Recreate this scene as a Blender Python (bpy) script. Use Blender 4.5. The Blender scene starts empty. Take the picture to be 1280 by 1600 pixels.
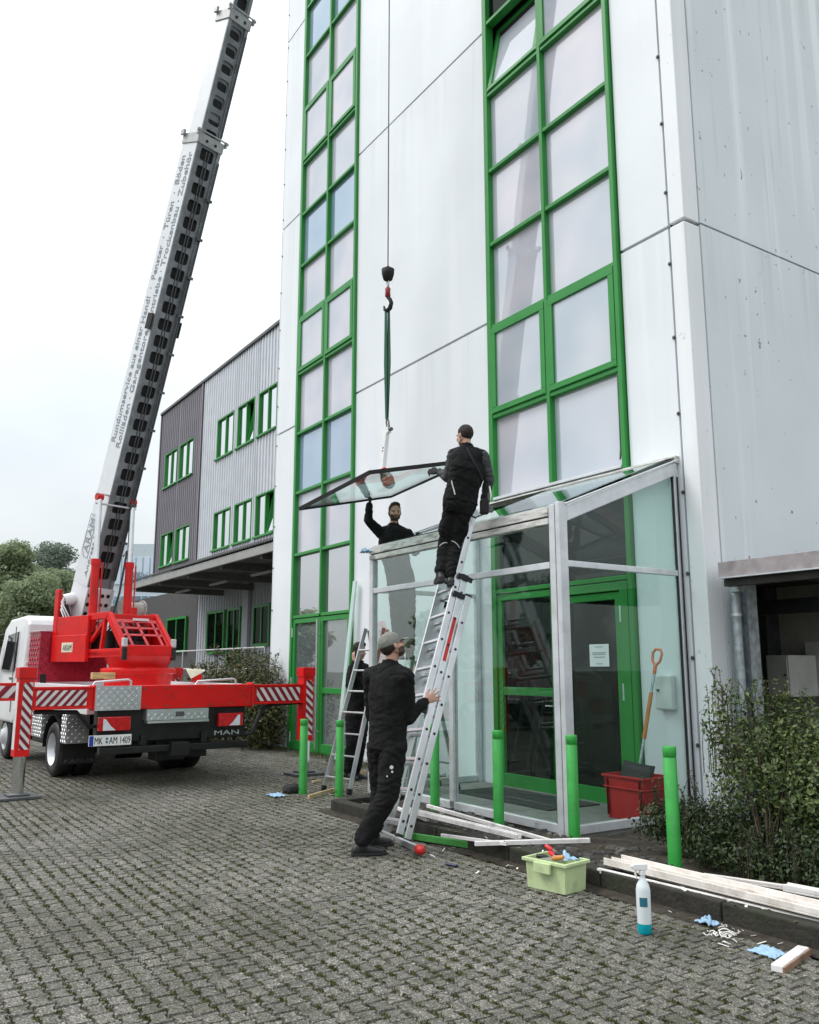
import bpy, bmesh, math, random
from mathutils import Vector, Matrix, noise
random.seed(7)
R = math.radians
sc = bpy.context.scene
COL = sc.collection

# ---------------------------------------------------------------- camera, sky, sun, exposure
FPX, CXP, CYP, EYE = 1340.0, 640.0, 800.0, 1.5
PITCH, AZ = math.atan(245 / FPX), R(33.2)
FH = Vector((-math.cos(AZ), math.sin(AZ), 0)); RT = Vector((math.sin(AZ), math.cos(AZ), 0)); UP = Vector((0, 0, 1))
FW = FH * math.cos(PITCH) + UP * math.sin(PITCH); CU = UP * math.cos(PITCH) - FH * math.sin(PITCH)
CAM = Vector((0, 0, EYE))
cam = bpy.data.objects.new('camera', bpy.data.cameras.new('camera')); COL.objects.link(cam)
cam.data.sensor_fit = 'HORIZONTAL'; cam.data.sensor_width = 36; cam.data.lens = 36 * FPX / 1280
cam.data.clip_start = .05; cam.data.clip_end = 2000
cam.matrix_world = Matrix(((RT.x, CU.x, -FW.x, 0), (RT.y, CU.y, -FW.y, 0), (RT.z, CU.z, -FW.z, EYE), (0, 0, 0, 1)))
sc.camera = cam
SUN_EL, SUN_AZ = R(52), R(215)
world = bpy.data.worlds.new('World'); sc.world = world; world.use_nodes = True
nt = world.node_tree; nt.nodes.clear()
out = nt.nodes.new('ShaderNodeOutputWorld')
sky = nt.nodes.new('ShaderNodeTexSky'); sky.sky_type = 'NISHITA'; sky.sun_disc = False
sky.sun_elevation = SUN_EL; sky.sun_rotation = SUN_AZ; sky.air_density = 1.2; sky.dust_density = 3
bg1 = nt.nodes.new('ShaderNodeBackground'); bg1.inputs[1].default_value = .09
nt.links.new(sky.outputs[0], bg1.inputs[0])
# overcast cloud deck: soft bright cloud with slow changes of thickness
tc = nt.nodes.new('ShaderNodeTexCoord')
mp = nt.nodes.new('ShaderNodeMapping'); mp.inputs['Scale'].default_value = (1, 1, 2.2)
nz = nt.nodes.new('ShaderNodeTexNoise'); nz.inputs['Scale'].default_value = 1.6; nz.inputs['Detail'].default_value = 5
cr = nt.nodes.new('ShaderNodeValToRGB')
cr.color_ramp.elements[0].position = .3; cr.color_ramp.elements[0].color = (.70, .765, .80, 1)
cr.color_ramp.elements[1].position = .68; cr.color_ramp.elements[1].color = (.985, .995, 1.0, 1)
bg2 = nt.nodes.new('ShaderNodeBackground'); bg2.inputs[1].default_value = 1.0
mix = nt.nodes.new('ShaderNodeMixShader'); mix.inputs[0].default_value = .86
nt.links.new(tc.outputs['Generated'], mp.inputs[0]); nt.links.new(mp.outputs[0], nz.inputs[0])
nt.links.new(nz.outputs[0], cr.inputs[0]); nt.links.new(cr.outputs[0], bg2.inputs[0])
# an overcast sky is about three times brighter overhead than at the horizon
sx = nt.nodes.new('ShaderNodeSeparateXYZ'); nt.links.new(tc.outputs['Generated'], sx.inputs[0])
cie = nt.nodes.new('ShaderNodeMapRange'); cie.inputs['To Min'].default_value = .50; cie.inputs['To Max'].default_value = 1.42
nt.links.new(sx.outputs['Z'], cie.inputs[0]); nt.links.new(cie.outputs[0], bg2.inputs[1])
nt.links.new(bg1.outputs[0], mix.inputs[1]); nt.links.new(bg2.outputs[0], mix.inputs[2]); nt.links.new(mix.outputs[0], out.inputs[0])
sl = bpy.data.lights.new('sun', 'SUN'); sl.energy = 1.1; sl.angle = R(25); sl.color = (1, .98, .95)
so = bpy.data.objects.new('sun', sl); COL.objects.link(so)
sd = Vector((math.sin(SUN_AZ) * math.cos(SUN_EL), math.cos(SUN_AZ) * math.cos(SUN_EL), math.sin(SUN_EL)))
so.rotation_euler = sd.to_track_quat('Z', 'Y').to_euler()
sc.view_settings.view_transform = 'Standard'; sc.view_settings.look = 'None'
sc.view_settings.exposure = .78; sc.view_settings.gamma = 1
sc.cycles.max_bounces = 10; sc.cycles.transparent_max_bounces = 24

# ---------------------------------------------------------------- where a pixel of the photo lies in the place
def ray(px, py): return FW + RT * ((px - CXP) / FPX) + CU * ((CYP - py) / FPX)
def gz(px, py, z=0.0): d = ray(px, py); return CAM + d * ((z - EYE) / d.z)
def aty(px, py, Y): d = ray(px, py); return CAM + d * (Y / d.y)
def at(px, py, hd): d = ray(px, py); return CAM + d * (hd / d.dot(FH))
def hdist(p): return (Vector(p) - CAM).dot(FH)
def V(*a): return Vector(a)

# ---------------------------------------------------------------- materials
MATS = {}
def new_mat(name):
    m = bpy.data.materials.new(name); m.use_nodes = True
    return m, m.node_tree, m.node_tree.nodes['Principled BSDF']
def M(name, rgb, rough=.5, metal=0., var=.12, vs=6., bump=.0, bs=80., coat=0., spec=.5, stretch=(1, 1, 1), detail=6, dirt=None, dirt_amt=.5, dirt_scale=3., isl=0.):
    if name in MATS: return MATS[name]
    m, t, b = new_mat(name); N = t.nodes.new; L = t.links.new
    b.inputs['Roughness'].default_value = rough; b.inputs['Metallic'].default_value = metal
    b.inputs['Specular IOR Level'].default_value = spec
    if coat: b.inputs['Coat Weight'].default_value = coat; b.inputs['Coat Roughness'].default_value = .12
    c = N('ShaderNodeTexCoord'); mp = N('ShaderNodeMapping'); mp.inputs['Scale'].default_value = stretch
    L(c.outputs['Object'], mp.inputs[0])
    n = N('ShaderNodeTexNoise'); n.inputs['Scale'].default_value = vs; n.inputs['Detail'].default_value = detail
    L(mp.outputs[0], n.inputs[0])
    r = N('ShaderNodeValToRGB'); e = r.color_ramp.elements
    e[0].position = .32; e[1].position = .68
    e[0].color = tuple(max(0, k * (1 - var)) for k in rgb) + (1,); e[1].color = tuple(min(1, k * (1 + var)) for k in rgb) + (1,)
    L(n.outputs[0], r.inputs[0]); col = r.outputs[0]
    if isl:
        g = N('ShaderNodeNewGeometry'); h = N('ShaderNodeHueSaturation'); mr = N('ShaderNodeMapRange')
        mr.inputs['To Min'].default_value = 1 - isl; mr.inputs['To Max'].default_value = 1 + isl
        L(g.outputs['Random Per Island'], mr.inputs[0]); L(mr.outputs[0], h.inputs['Value']); L(col, h.inputs['Color']); col = h.outputs[0]
    if dirt:
        n2 = N('ShaderNodeTexNoise'); n2.inputs['Scale'].default_value = dirt_scale; n2.inputs['Detail'].default_value = 8; n2.inputs['Roughness'].default_value = .65
        L(mp.outputs[0], n2.inputs[0])
        r2 = N('ShaderNodeValToRGB'); r2.color_ramp.elements[0].position = .5; r2.color_ramp.elements[1].position = .72
        r2.color_ramp.elements[1].color = (dirt_amt,) * 3 + (1,)
        L(n2.outputs[0], r2.inputs[0])
        mx = N('ShaderNodeMixRGB'); mx.inputs[2].default_value = tuple(dirt) + (1,)
        L(r2.outputs[0], mx.inputs[0]); L(col, mx.inputs[1]); col = mx.outputs[0]
    L(col, b.inputs['Base Color'])
    if bump:
        n3 = N('ShaderNodeTexNoise'); n3.inputs['Scale'].default_value = bs; n3.inputs['Detail'].default_value = 4
        L(mp.outputs[0], n3.inputs[0])
        bp = N('ShaderNodeBump'); bp.inputs['Strength'].default_value = bump; bp.inputs['Distance'].default_value = .02
        L(n3.outputs[0], bp.inputs['Height']); L(bp.outputs[0], b.inputs['Normal'])
    MATS[name] = m; return m
def glass_mat(name, tint, refl_rough=0., fac_min=.0, ior=1.45, wav=0.):
    m, t, b = new_mat(name); t.nodes.remove(b); N = t.nodes.new; L = t.links.new
    o = t.nodes['Material Output']
    tr = N('ShaderNodeBsdfTransparent'); tr.inputs[0].default_value = tint + (1,)
    gl = N('ShaderNodeBsdfGlossy'); gl.inputs['Roughness'].default_value = refl_rough; gl.inputs[0].default_value = (.95, 1, .98, 1)
    fr = N('ShaderNodeLayerWeight'); fr.inputs[0].default_value = .5
    pw = N('ShaderNodeMath'); pw.operation = 'POWER'; pw.inputs[1].default_value = 5; L(fr.outputs['Facing'], pw.inputs[0])
    mr = N('ShaderNodeMapRange'); mr.inputs['To Min'].default_value = fac_min; mr.inputs['To Max'].default_value = .95; mr.clamp = True
    mx = N('ShaderNodeMixShader')
    if wav:
        c = N('ShaderNodeTexCoord'); n = N('ShaderNodeTexNoise'); n.inputs['Scale'].default_value = 1.6; n.inputs['Detail'].default_value = 0
        bp = N('ShaderNodeBump'); bp.inputs['Strength'].default_value = wav; bp.inputs['Distance'].default_value = .02
        L(c.outputs['Object'], n.inputs[0]); L(n.outputs[0], bp.inputs['Height']); L(bp.outputs[0], gl.inputs['Normal'])
    L(pw.outputs[0], mr.inputs[0]); L(mr.outputs[0], mx.inputs[0]); L(tr.outputs[0], mx.inputs[1]); L(gl.outputs[0], mx.inputs[2]); L(mx.outputs[0], o.inputs[0])
    MATS[name] = m; return m
def coated_mat(name, refl, body, fac, wav=.06):
    """solar-coated glazing: a mirror-like coat over a mottled diffuse body colour"""
    m, t, b = new_mat(name); t.nodes.remove(b); N = t.nodes.new; L = t.links.new
    o = t.nodes['Material Output']
    df = N('ShaderNodeBsdfDiffuse'); gl = N('ShaderNodeBsdfGlossy'); gl.inputs['Roughness'].default_value = .015; gl.inputs[0].default_value = refl + (1,)
    c = N('ShaderNodeTexCoord'); n = N('ShaderNodeTexNoise'); n.inputs['Scale'].default_value = 1.1; n.inputs['Detail'].default_value = 1
    bp = N('ShaderNodeBump'); bp.inputs['Strength'].default_value = wav; bp.inputs['Distance'].default_value = .03
    L(c.outputs['Object'], n.inputs[0]); L(n.outputs[0], bp.inputs['Height']); L(bp.outputs[0], gl.inputs['Normal'])
    r = N('ShaderNodeValToRGB'); r.color_ramp.elements[0].position = .3; r.color_ramp.elements[1].position = .7
    r.color_ramp.elements[0].color = (body[0] * .78, body[1] * .84, body[2] * .90, 1); r.color_ramp.elements[1].color = (min(1, body[0] * 1.10), min(1, body[1] * 1.04), min(1, body[2] * 1.06), 1)
    L(n.outputs[0], r.inputs[0])
    oi = N('ShaderNodeObjectInfo'); tn = N('ShaderNodeValToRGB'); tn.color_ramp.elements[0].color = (.86, .92, .955, 1); tn.color_ramp.elements[1].color = (1.05, 1.0, 1.045, 1)
    ml = N('ShaderNodeMixRGB'); ml.blend_type = 'MULTIPLY'; ml.inputs[0].default_value = 1
    L(oi.outputs['Random'], tn.inputs[0]); L(r.outputs[0], ml.inputs[1]); L(tn.outputs[0], ml.inputs[2]); L(ml.outputs[0], df.inputs[0])
    mx = N('ShaderNodeMixShader'); mx.inputs[0].default_value = fac
    L(df.outputs[0], mx.inputs[1]); L(gl.outputs[0], mx.inputs[2]); L(mx.outputs[0], o.inputs[0])
    MATS[name] = m; return m
def wall_mat(name, rgb, streak, amt, specks=.0):
    """painted concrete panel with rain streaks running down it and a few chips"""
    m, t, b = new_mat(name); N = t.nodes.new; L = t.links.new
    b.inputs['Roughness'].default_value = .55
    g = N('ShaderNodeNewGeometry')
    def ns(scale, st, det=4):
        mp = N('ShaderNodeMapping'); mp.inputs['Scale'].default_value = st; L(g.outputs['Position'], mp.inputs[0])
        n = N('ShaderNodeTexNoise'); n.inputs['Scale'].default_value = scale; n.inputs['Detail'].default_value = det; L(mp.outputs[0], n.inputs[0]); return n
    def ramp(src, a, bb, ca, cb):
        r = N('ShaderNodeValToRGB'); r.color_ramp.elements[0].position = a; r.color_ramp.elements[1].position = bb
        r.color_ramp.elements[0].color = ca; r.color_ramp.elements[1].color = cb; L(src, r.inputs[0]); return r.outputs[0]
    base = ramp(ns(.7, (1, 1, 1)).outputs[0], .3, .7, tuple(k * .94 for k in rgb) + (1,), tuple(min(1, k * 1.03) for k in rgb) + (1,))
    f1 = ramp(ns(3.2, (1, 1, .035), 3).outputs[0], .55, .66, (0, 0, 0, 1), (amt,) * 3 + (1,))
    mx = N('ShaderNodeMixRGB'); mx.inputs[2].default_value = streak + (1,); L(f1, mx.inputs[0]); L(base, mx.inputs[1])
    f2 = ramp(ns(9, (1, 1, .05), 3).outputs[0], .6, .75, (0, 0, 0, 1), (amt * .5,) * 3 + (1,))
    mx2 = N('ShaderNodeMixRGB'); mx2.inputs[2].default_value = tuple(k * .72 for k in rgb) + (1,); L(f2, mx2.inputs[0]); L(mx.outputs[0], mx2.inputs[1])
    col = mx2.outputs[0]
    # grime that ran down from the open panel joints
    sz = N('ShaderNodeSeparateXYZ'); L(g.outputs['Position'], sz.inputs[0]); run = ramp(ns(7, (1, 1, .03), 4).outputs[0], .48, .66, (0, 0, 0, 1), (1, 1, 1, 1))
    for zj, ln_j in ((6.33, 1.3), (11.0, 1.6), (15.67, 1.6)):
        a_ = N('ShaderNodeMapRange'); a_.inputs['From Min'].default_value = zj - ln_j; a_.inputs['From Max'].default_value = zj; L(sz.outputs['Z'], a_.inputs[0])
        b_ = N('ShaderNodeMath'); b_.operation = 'LESS_THAN'; b_.inputs[1].default_value = zj; L(sz.outputs['Z'], b_.inputs[0])
        c_ = N('ShaderNodeMath'); c_.operation = 'MULTIPLY'; L(a_.outputs[0], c_.inputs[0]); L(b_.outputs[0], c_.inputs[1])
        d_ = N('ShaderNodeMath'); d_.operation = 'MULTIPLY'; L(c_.outputs[0], d_.inputs[0]); L(run, d_.inputs[1])
        e_ = N('ShaderNodeMath'); e_.operation = 'MULTIPLY'; e_.inputs[1].default_value = .3 * amt + .08; L(d_.outputs[0], e_.inputs[0])
        mj = N('ShaderNodeMixRGB'); mj.inputs[2].default_value = (.36, .37, .36, 1); L(e_.outputs[0], mj.inputs[0]); L(col, mj.inputs[1]); col = mj.outputs[0]
    if specks:
        f3 = ramp(ns(11, (1, 1, .8), 5).outputs[0], .70, .715, (0, 0, 0, 1), (specks,) * 3 + (1,))
        mx3 = N('ShaderNodeMixRGB'); mx3.inputs[2].default_value = (.16, .15, .14, 1); L(f3, mx3.inputs[0]); L(col, mx3.inputs[1]); col = mx3.outputs[0]
    L(col, b.inputs['Base Color'])
    bp = N('ShaderNodeBump'); bp.inputs['Strength'].default_value = .12; bp.inputs['Distance'].default_value = .01
    L(ns(60, (1, 1, 1)).outputs[0], bp.inputs['Height']); L(bp.outputs[0], b.inputs['Normal'])
    MATS[name] = m; return m
def leaf_mat(name, a, bcol, transl=.25):
    m, t, b = new_mat(name); N = t.nodes.new; L = t.links.new
    b.inputs['Roughness'].default_value = .45
    g = N('ShaderNodeNewGeometry'); r = N('ShaderNodeValToRGB'); r.color_ramp.elements[0].color = a + (1,); r.color_ramp.elements[1].color = bcol + (1,)
    L(g.outputs['Random Per Island'], r.inputs[0]); L(r.outputs[0], b.inputs['Base Color'])
    o = t.nodes['Material Output']; tl = N('ShaderNodeBsdfTranslucent'); L(r.outputs[0], tl.inputs[0])
    mx = N('ShaderNodeMixShader'); mx.inputs[0].default_value = transl
    L(b.outputs[0], mx.inputs[1]); L(tl.outputs[0], mx.inputs[2]); L(mx.outputs[0], o.inputs[0])
    MATS[name] = m; return m

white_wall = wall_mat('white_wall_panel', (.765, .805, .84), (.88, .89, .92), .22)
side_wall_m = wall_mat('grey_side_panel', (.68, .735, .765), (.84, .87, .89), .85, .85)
trim_white = wall_mat('white_corner_trim', (.80, .825, .85), (.9, .9, .92), .3, .25)
green = M('green_frame_paint', (.026, .25, .045), .42, var=.12, vs=3, coat=.06, spec=.35, dirt=(.02, .09, .03), dirt_amt=.25)
green_b = M('bright_green_bollard_paint', (.03, .33, .05), .4, var=.1, vs=5, coat=.1, dirt=(.03, .13, .04), dirt_amt=.45, dirt_scale=9)
dark = M('dark_joint', (.012, .012, .013), .9)
black = M('black_rubber', (.012, .012, .013), .6, bump=.15)
blackp = M('black_painted_metal', (.007, .0075, .008), .45, var=.3, dirt=(.022, .02, .018), dirt_amt=.6)
red = M('red_crane_paint', (.68, .006, .006), .36, var=.08, vs=3, coat=.12, spec=.35, dirt=(.22, .02, .015), dirt_amt=.5, dirt_scale=7)
redp = M('red_plastic', (.55, .02, .02), .4, var=.15)
maroon = M('maroon_plate', (.36, .02, .045), .30, .45, var=.15)
white = M('white_vehicle_paint', (.80, .81, .83), .3, var=.04, coat=.4, dirt=(.5, .5, .5), dirt_amt=.35)
alu = M('mill_aluminium', (.66, .67, .69), .34, .9, var=.12, vs=4, bump=.04, bs=50)
alu_l = M('light_anodised_profile', (.64, .67, .70), .38, .35, var=.08, dirt=(.45, .44, .42), dirt_amt=.5, dirt_scale=7)
steel_g = M('galvanised_steel', (.42, .47, .50), .45, .75, var=.28, vs=14, detail=3)
steel_d = M('dark_grey_steel', (.11, .115, .12), .5, .5, var=.2)
chrome = M('chrome_rod', (.75, .76, .78), .12, 1., var=.05)
boomw = M('white_boom_paint', (.74, .77, .80), .35, var=.05, dirt=(.5, .5, .5), dirt_amt=.3)
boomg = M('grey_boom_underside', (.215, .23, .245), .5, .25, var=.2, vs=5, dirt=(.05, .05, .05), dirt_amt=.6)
blk = M('flat_black', (.008, .008, .009), .75, var=.3)
cream = M('cream_board', (.72, .68, .52), .6)
concrete = M('dark_damp_kerb_concrete', (.022, .02, .016), .9, var=.4, vs=9, bump=.5, bs=40, dirt=(.025, .035, .012), dirt_amt=.8)
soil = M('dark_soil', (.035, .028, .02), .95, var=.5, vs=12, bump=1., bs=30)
whitep = M('white_plastic_profile', (.78, .76, .75), .4, var=.06, dirt=(.35, .31, .27), dirt_amt=.7, dirt_scale=9)
porch_glass_bright = glass_mat('porch_glass_raised_reflection', (.90, .955, .94), .0, .13, 1.52, .02)  # same glass, reflectance raised to imitate a brighter sky reflection
porch_glass = glass_mat('porch_clear_glass', (.925, .972, .96), .0, .03, 1.52, .02)
hung_glass = glass_mat('hung_tinted_glass', (.80, .93, .905), .0, .22, 1.6, 0)
pane_l = coated_mat('coated_window_glass', (.84, .86, .89), (.60, .615, .635), .22)  # pale body colour stands in for most of the sky reflection
pane_low = coated_mat('clear_low_window_glass', (.80, .80, .83), (.20, .20, .21), .75)
pane_b = coated_mat('blue_spandrel_glass', (.66, .74, .80), (.33, .44, .53), .4)
pane_d = coated_mat('dark_door_glass', (.75, .85, .8), (.005, .008, .006), .04, 0)
pane_w = coated_mat('wing_window_glass', (.9, .93, .95), (.04, .06, .05), .8, .1)
leafA = leaf_mat('privet_leaf', (.020, .048, .012), (.15, .20, .055))
leafB = leaf_mat('low_hedge_leaf', (.008, .018, .006), (.05, .085, .02))
leafC = leaf_mat('tree_leaf_haze_pale', (.17, .225, .12), (.33, .39, .22), .45)  # leaf colour paled to stand in for distance haze
leafD = leaf_mat('tree_leaf_dark', (.11, .15, .115), (.20, .25, .19), .45)
leafE = leaf_mat('dry_shrub_leaf', (.02, .04, .012), (.16, .15, .05))
bark = M('bark', (.06, .045, .03), .9, var=.4, bump=.6, bs=20)

# ---------------------------------------------------------------- mesh building
WM = {}     # world matrix of each object that has children
class MB:
    def __init__(s): s.marks = []; s.v = []; s.f = []; s.mi = []; s.cur = 0; s.sm = False; s.smooth = []
    def add(s, vs, fs, smooth=False):
        o = len(s.v); s.v += [Vector(p) for p in vs]
        for f in fs: s.f.append([i + o for i in f]); s.mi.append(s.cur); s.smooth.append(smooth)
        return s
    def mat(s, i): s.cur = i; return s
    def nxt(s):
        """what follows is a piece of its own"""
        s.marks.append((len(s.v), len(s.f))); return s
    def box(s, x0, x1, y0, y1, z0, z1):
        return s.add([(x, y, z) for x in (x0, x1) for y in (y0, y1) for z in (z0, z1)],
                     [(0, 1, 3, 2), (4, 6, 7, 5), (0, 4, 5, 1), (2, 3, 7, 6), (0, 2, 6, 4), (1, 5, 7, 3)])
    def obox(s, c, ax, ay, az, hx, hy, hz):
        c = Vector(c); ax = Vector(ax).normalized() * hx; ay = Vector(ay).normalized() * hy; az = Vector(az).normalized() * hz
        return s.add([c + ax * i + ay * j + az * k for i in (-1, 1) for j in (-1, 1) for k in (-1, 1)],
                     [(0, 1, 3, 2), (4, 6, 7, 5), (0, 4, 5, 1), (2, 3, 7, 6), (0, 2, 6, 4), (1, 5, 7, 3)])
    def bar(s, p0, p1, w, t, side=None):
        """rectangular bar from p0 to p1: w along side, t across it"""
        p0, p1 = Vector(p0), Vector(p1); d = (p1 - p0).normalized()
        sd = Vector(side) if side is not None else (Vector((0, 0, 1)) if abs(d.z) < .9 else Vector((1, 0, 0)))
        sd = (sd - d * sd.dot(d)).normalized()
        return s.obox((p0 + p1) / 2, d, sd, d.cross(sd), (p1 - p0).length / 2, w / 2, t / 2)
    def cyl(s, p0, p1, r0, r1=None, n=16, caps=True, smooth=True):
        r1 = r0 if r1 is None else r1; p0, p1 = Vector(p0), Vector(p1); d = (p1 - p0).normalized()
        a = d.orthogonal().normalized(); b = d.cross(a)
        vs = []
        for p, r in ((p0, r0), (p1, r1)): vs += [p + (a * math.cos(2 * math.pi * i / n) + b * math.sin(2 * math.pi * i / n)) * r for i in range(n)]
        s.add(vs, [(i, (i + 1) % n, n + (i + 1) % n, n + i) for i in range(n)], smooth)
        if caps: s.add(vs, [tuple(range(n))[::-1], tuple(range(n, 2 * n))])
        return s
    def tube(s, pts, r, n=8, smooth=True):
        pts = [Vector(p) for p in pts]; rings = []; a = None
        for i, p in enumerate(pts):
            d = (pts[min(i + 1, len(pts) - 1)] - pts[max(i - 1, 0)]).normalized()
            a = d.orthogonal().normalized() if a is None else (a - d * a.dot(d)).normalized()
            b = d.cross(a); rr = r[i] if isinstance(r, (list, tuple)) else r
            rings.append([p + (a * math.cos(2 * math.pi * k / n) + b * math.sin(2 * math.pi * k / n)) * rr for k in range(n)])
        vs = sum(rings, []); fs = []
        for i in range(len(pts) - 1):
            fs += [(i * n + k, i * n + (k + 1) % n, (i + 1) * n + (k + 1) % n, (i + 1) * n + k) for k in range(n)]
        s.add(vs, fs, smooth); s.add(vs, [tuple(range(n))[::-1], tuple(range((len(pts) - 1) * n, len(pts) * n))])
        return s
    def lathe(s, c, axis, prof, n=24, smooth=True, caps=True):
        """prof: list of (radius, distance along axis)"""
        c = Vector(c); d = Vector(axis).normalized(); a = d.orthogonal().normalized(); b = d.cross(a); vs = []
        for r, h in prof: vs += [c + d * h + (a * math.cos(2 * math.pi * i / n) + b * math.sin(2 * math.pi * i / n)) * r for i in range(n)]
        fs = []
        for j in range(len(prof) - 1): fs += [(j * n + i, j * n + (i + 1) % n, (j + 1) * n + (i + 1) % n, (j + 1) * n + i) for i in range(n)]
        s.add(vs, fs, smooth); m = len(prof) - 1
        if not caps: return s
        s.add(vs, [tuple(range(n))[::-1], tuple(range(m * n, m * n + n))]); return s
    def prism(s, poly, off):
        """flat polygon (3-D points) thickened by the vector off"""
        p = [Vector(q) for q in poly]; off = Vector(off); n = len(p)
        return s.add(p + [q + off for q in p], [tuple(range(n))[::-1], tuple(range(n, 2 * n))] + [(i, (i + 1) % n, n + (i + 1) % n, n + i) for i in range(n)])
    def quad(s, *p): return s.add(p, [tuple(range(len(p)))])
    def xf(s, m, start=0):
        for i in range(start, len(s.v)): s.v[i] = m @ s.v[i]
        return s
    def build(s, name, mats, parent=None, bevel=0., local=False, fix=True, bseg=2):
        if not isinstance(mats, (list, tuple)): mats = [mats]
        if s.marks:
            cuts = [(0, 0)] + s.marks + [(len(s.v), len(s.f))]; first = None
            for (v0, f0), (v1, f1) in zip(cuts[:-1], cuts[1:]):
                if f1 == f0: continue
                q = MB(); q.v = s.v[v0:v1]; q.f = [[i - v0 for i in f] for f in s.f[f0:f1]]; q.mi = s.mi[f0:f1]; q.smooth = s.smooth[f0:f1]
                o = q.build(name, mats, parent, bevel, local, fix, bseg); first = first or o
            return first
        W = WM.get(parent.name, Matrix()) if parent else Matrix()
        vs = s.v if local else [W.inverted() @ p for p in s.v]
        me = bpy.data.meshes.new(name); me.from_pydata([tuple(p) for p in vs], [], s.f)
        for m in mats: me.materials.append(m)
        me.polygons.foreach_set('material_index', s.mi); me.polygons.foreach_set('use_smooth', s.smooth)
        if fix:
            bm = bmesh.new(); bm.from_mesh(me); bmesh.ops.recalc_face_normals(bm, faces=bm.faces); bm.to_mesh(me); bm.free()
        me.update()
        o = bpy.data.objects.new(name, me); COL.objects.link(o)
        if parent: o.parent = parent
        WM[o.name] = W
        if bevel:
            bv = o.modifiers.new('bevel', 'BEVEL'); bv.width = bevel; bv.segments = bseg; bv.limit_method = 'ANGLE'; bv.angle_limit = R(40)
            bv.harden_normals = False
        return o
def tag(o, label=None, cat=None, group=None, kind=None):
    if label: o['label'] = label
    if cat: o['category'] = cat
    if group: o['group'] = group
    if kind: o['kind'] = kind
    return o
def thing(name, label, cat, loc=(0, 0, 0), rz=0., group=None):
    o = bpy.data.objects.new(name, None); COL.objects.link(o); o.location = loc; o.rotation_euler = (0, 0, rz); o.empty_display_size = .2
    WM[o.name] = Matrix.Translation(Vector(loc)) @ Matrix.Rotation(rz, 4, 'Z')
    return tag(o, label, cat, group)
def copy_tree(o, parent=None):
    c = o.copy(); COL.objects.link(c); c.parent = parent
    WM[c.name] = WM.get(o.name, Matrix())
    for ch in [k for k in bpy.data.objects if k.parent == o]: copy_tree(ch, c)
    return c
def text_mesh(name, body, size, origin, xdir, ydir, mats, parent, width=None, depth=.002, space=1.0, align='LEFT', bold=0.):
    """lettering as a thin mesh; xdir is the reading direction, ydir the way letters stand"""
    cu = bpy.data.curves.new(name, 'FONT'); cu.body = body; cu.size = size; cu.extrude = depth; cu.space_character = space; cu.align_x = align; cu.offset = bold
    cu.resolution_u = 3
    t = bpy.data.objects.new(name, cu); COL.objects.link(t)
    bpy.context.view_layer.update()
    me = bpy.data.meshes.new_from_object(t.evaluated_get(bpy.context.evaluated_depsgraph_get()))
    bpy.data.objects.remove(t); bpy.data.curves.remove(cu)
    xs = [v.co.x for v in me.vertices]; k = 1.
    if width and xs: k = width / (max(xs) - min(xs))
    X = Vector(xdir).normalized(); Y = Vector(ydir).normalized(); Z = X.cross(Y); O = Vector(origin)
    W = WM.get(parent.name, Matrix()).inverted() if parent else Matrix()
    for v in me.vertices: v.co = W @ (O + X * v.co.x * k + Y * v.co.y + Z * v.co.z)
    me.materials.clear(); me.materials.append(mats); me.name = name
    o = bpy.data.objects.new(name, me); COL.objects.link(o); o.parent = parent
    return o
def baked(mb, voxel, smooth=0, disp=None, mats=None, dec=0.):
    """union the closed shapes of mb into one skin; returns a mesh datablock in world space"""
    me = bpy.data.meshes.new('tmp'); me.from_pydata([tuple(p) for p in mb.v], [], mb.f)
    bm = bmesh.new(); bm.from_mesh(me); bmesh.ops.recalc_face_normals(bm, faces=bm.faces); bm.to_mesh(me); bm.free()
    o = bpy.data.objects.new('tmp', me); COL.objects.link(o)
    r = o.modifiers.new('r', 'REMESH'); r.mode = 'VOXEL'; r.voxel_size = voxel; r.use_smooth_shade = True
    if smooth:
        k = o.modifiers.new('s', 'SMOOTH'); k.iterations = smooth; k.factor = .5
    bpy.context.view_layer.update()
    res = bpy.data.meshes.new_from_object(o.evaluated_get(bpy.context.evaluated_depsgraph_get()))
    bpy.data.objects.remove(o); bpy.data.meshes.remove(me)
    if disp:
        ns = [v.normal.copy() for v in res.vertices]
        for v, n in zip(res.vertices, ns): v.co += n * disp(v.co, n)
    for p in res.polygons: p.use_smooth = True
    return res
def place(me, name, mats, parent=None):
    me.name = name
    if parent:
        W = WM.get(parent.name, Matrix()).inverted(); me.transform(W)
    for m in (mats if isinstance(mats, (list, tuple)) else [mats]): me.materials.append(m)
    o = bpy.data.objects.new(name, me); COL.objects.link(o); o.parent = parent; WM[o.name] = WM.get(parent.name, Matrix()) if parent else Matrix()
    return o

# ================================================================ THE SETTING
YF = 7.23                       # front face of the tower
KX0, KY = -8.5, 4.55            # left end and front of the planting bed kerb
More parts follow.
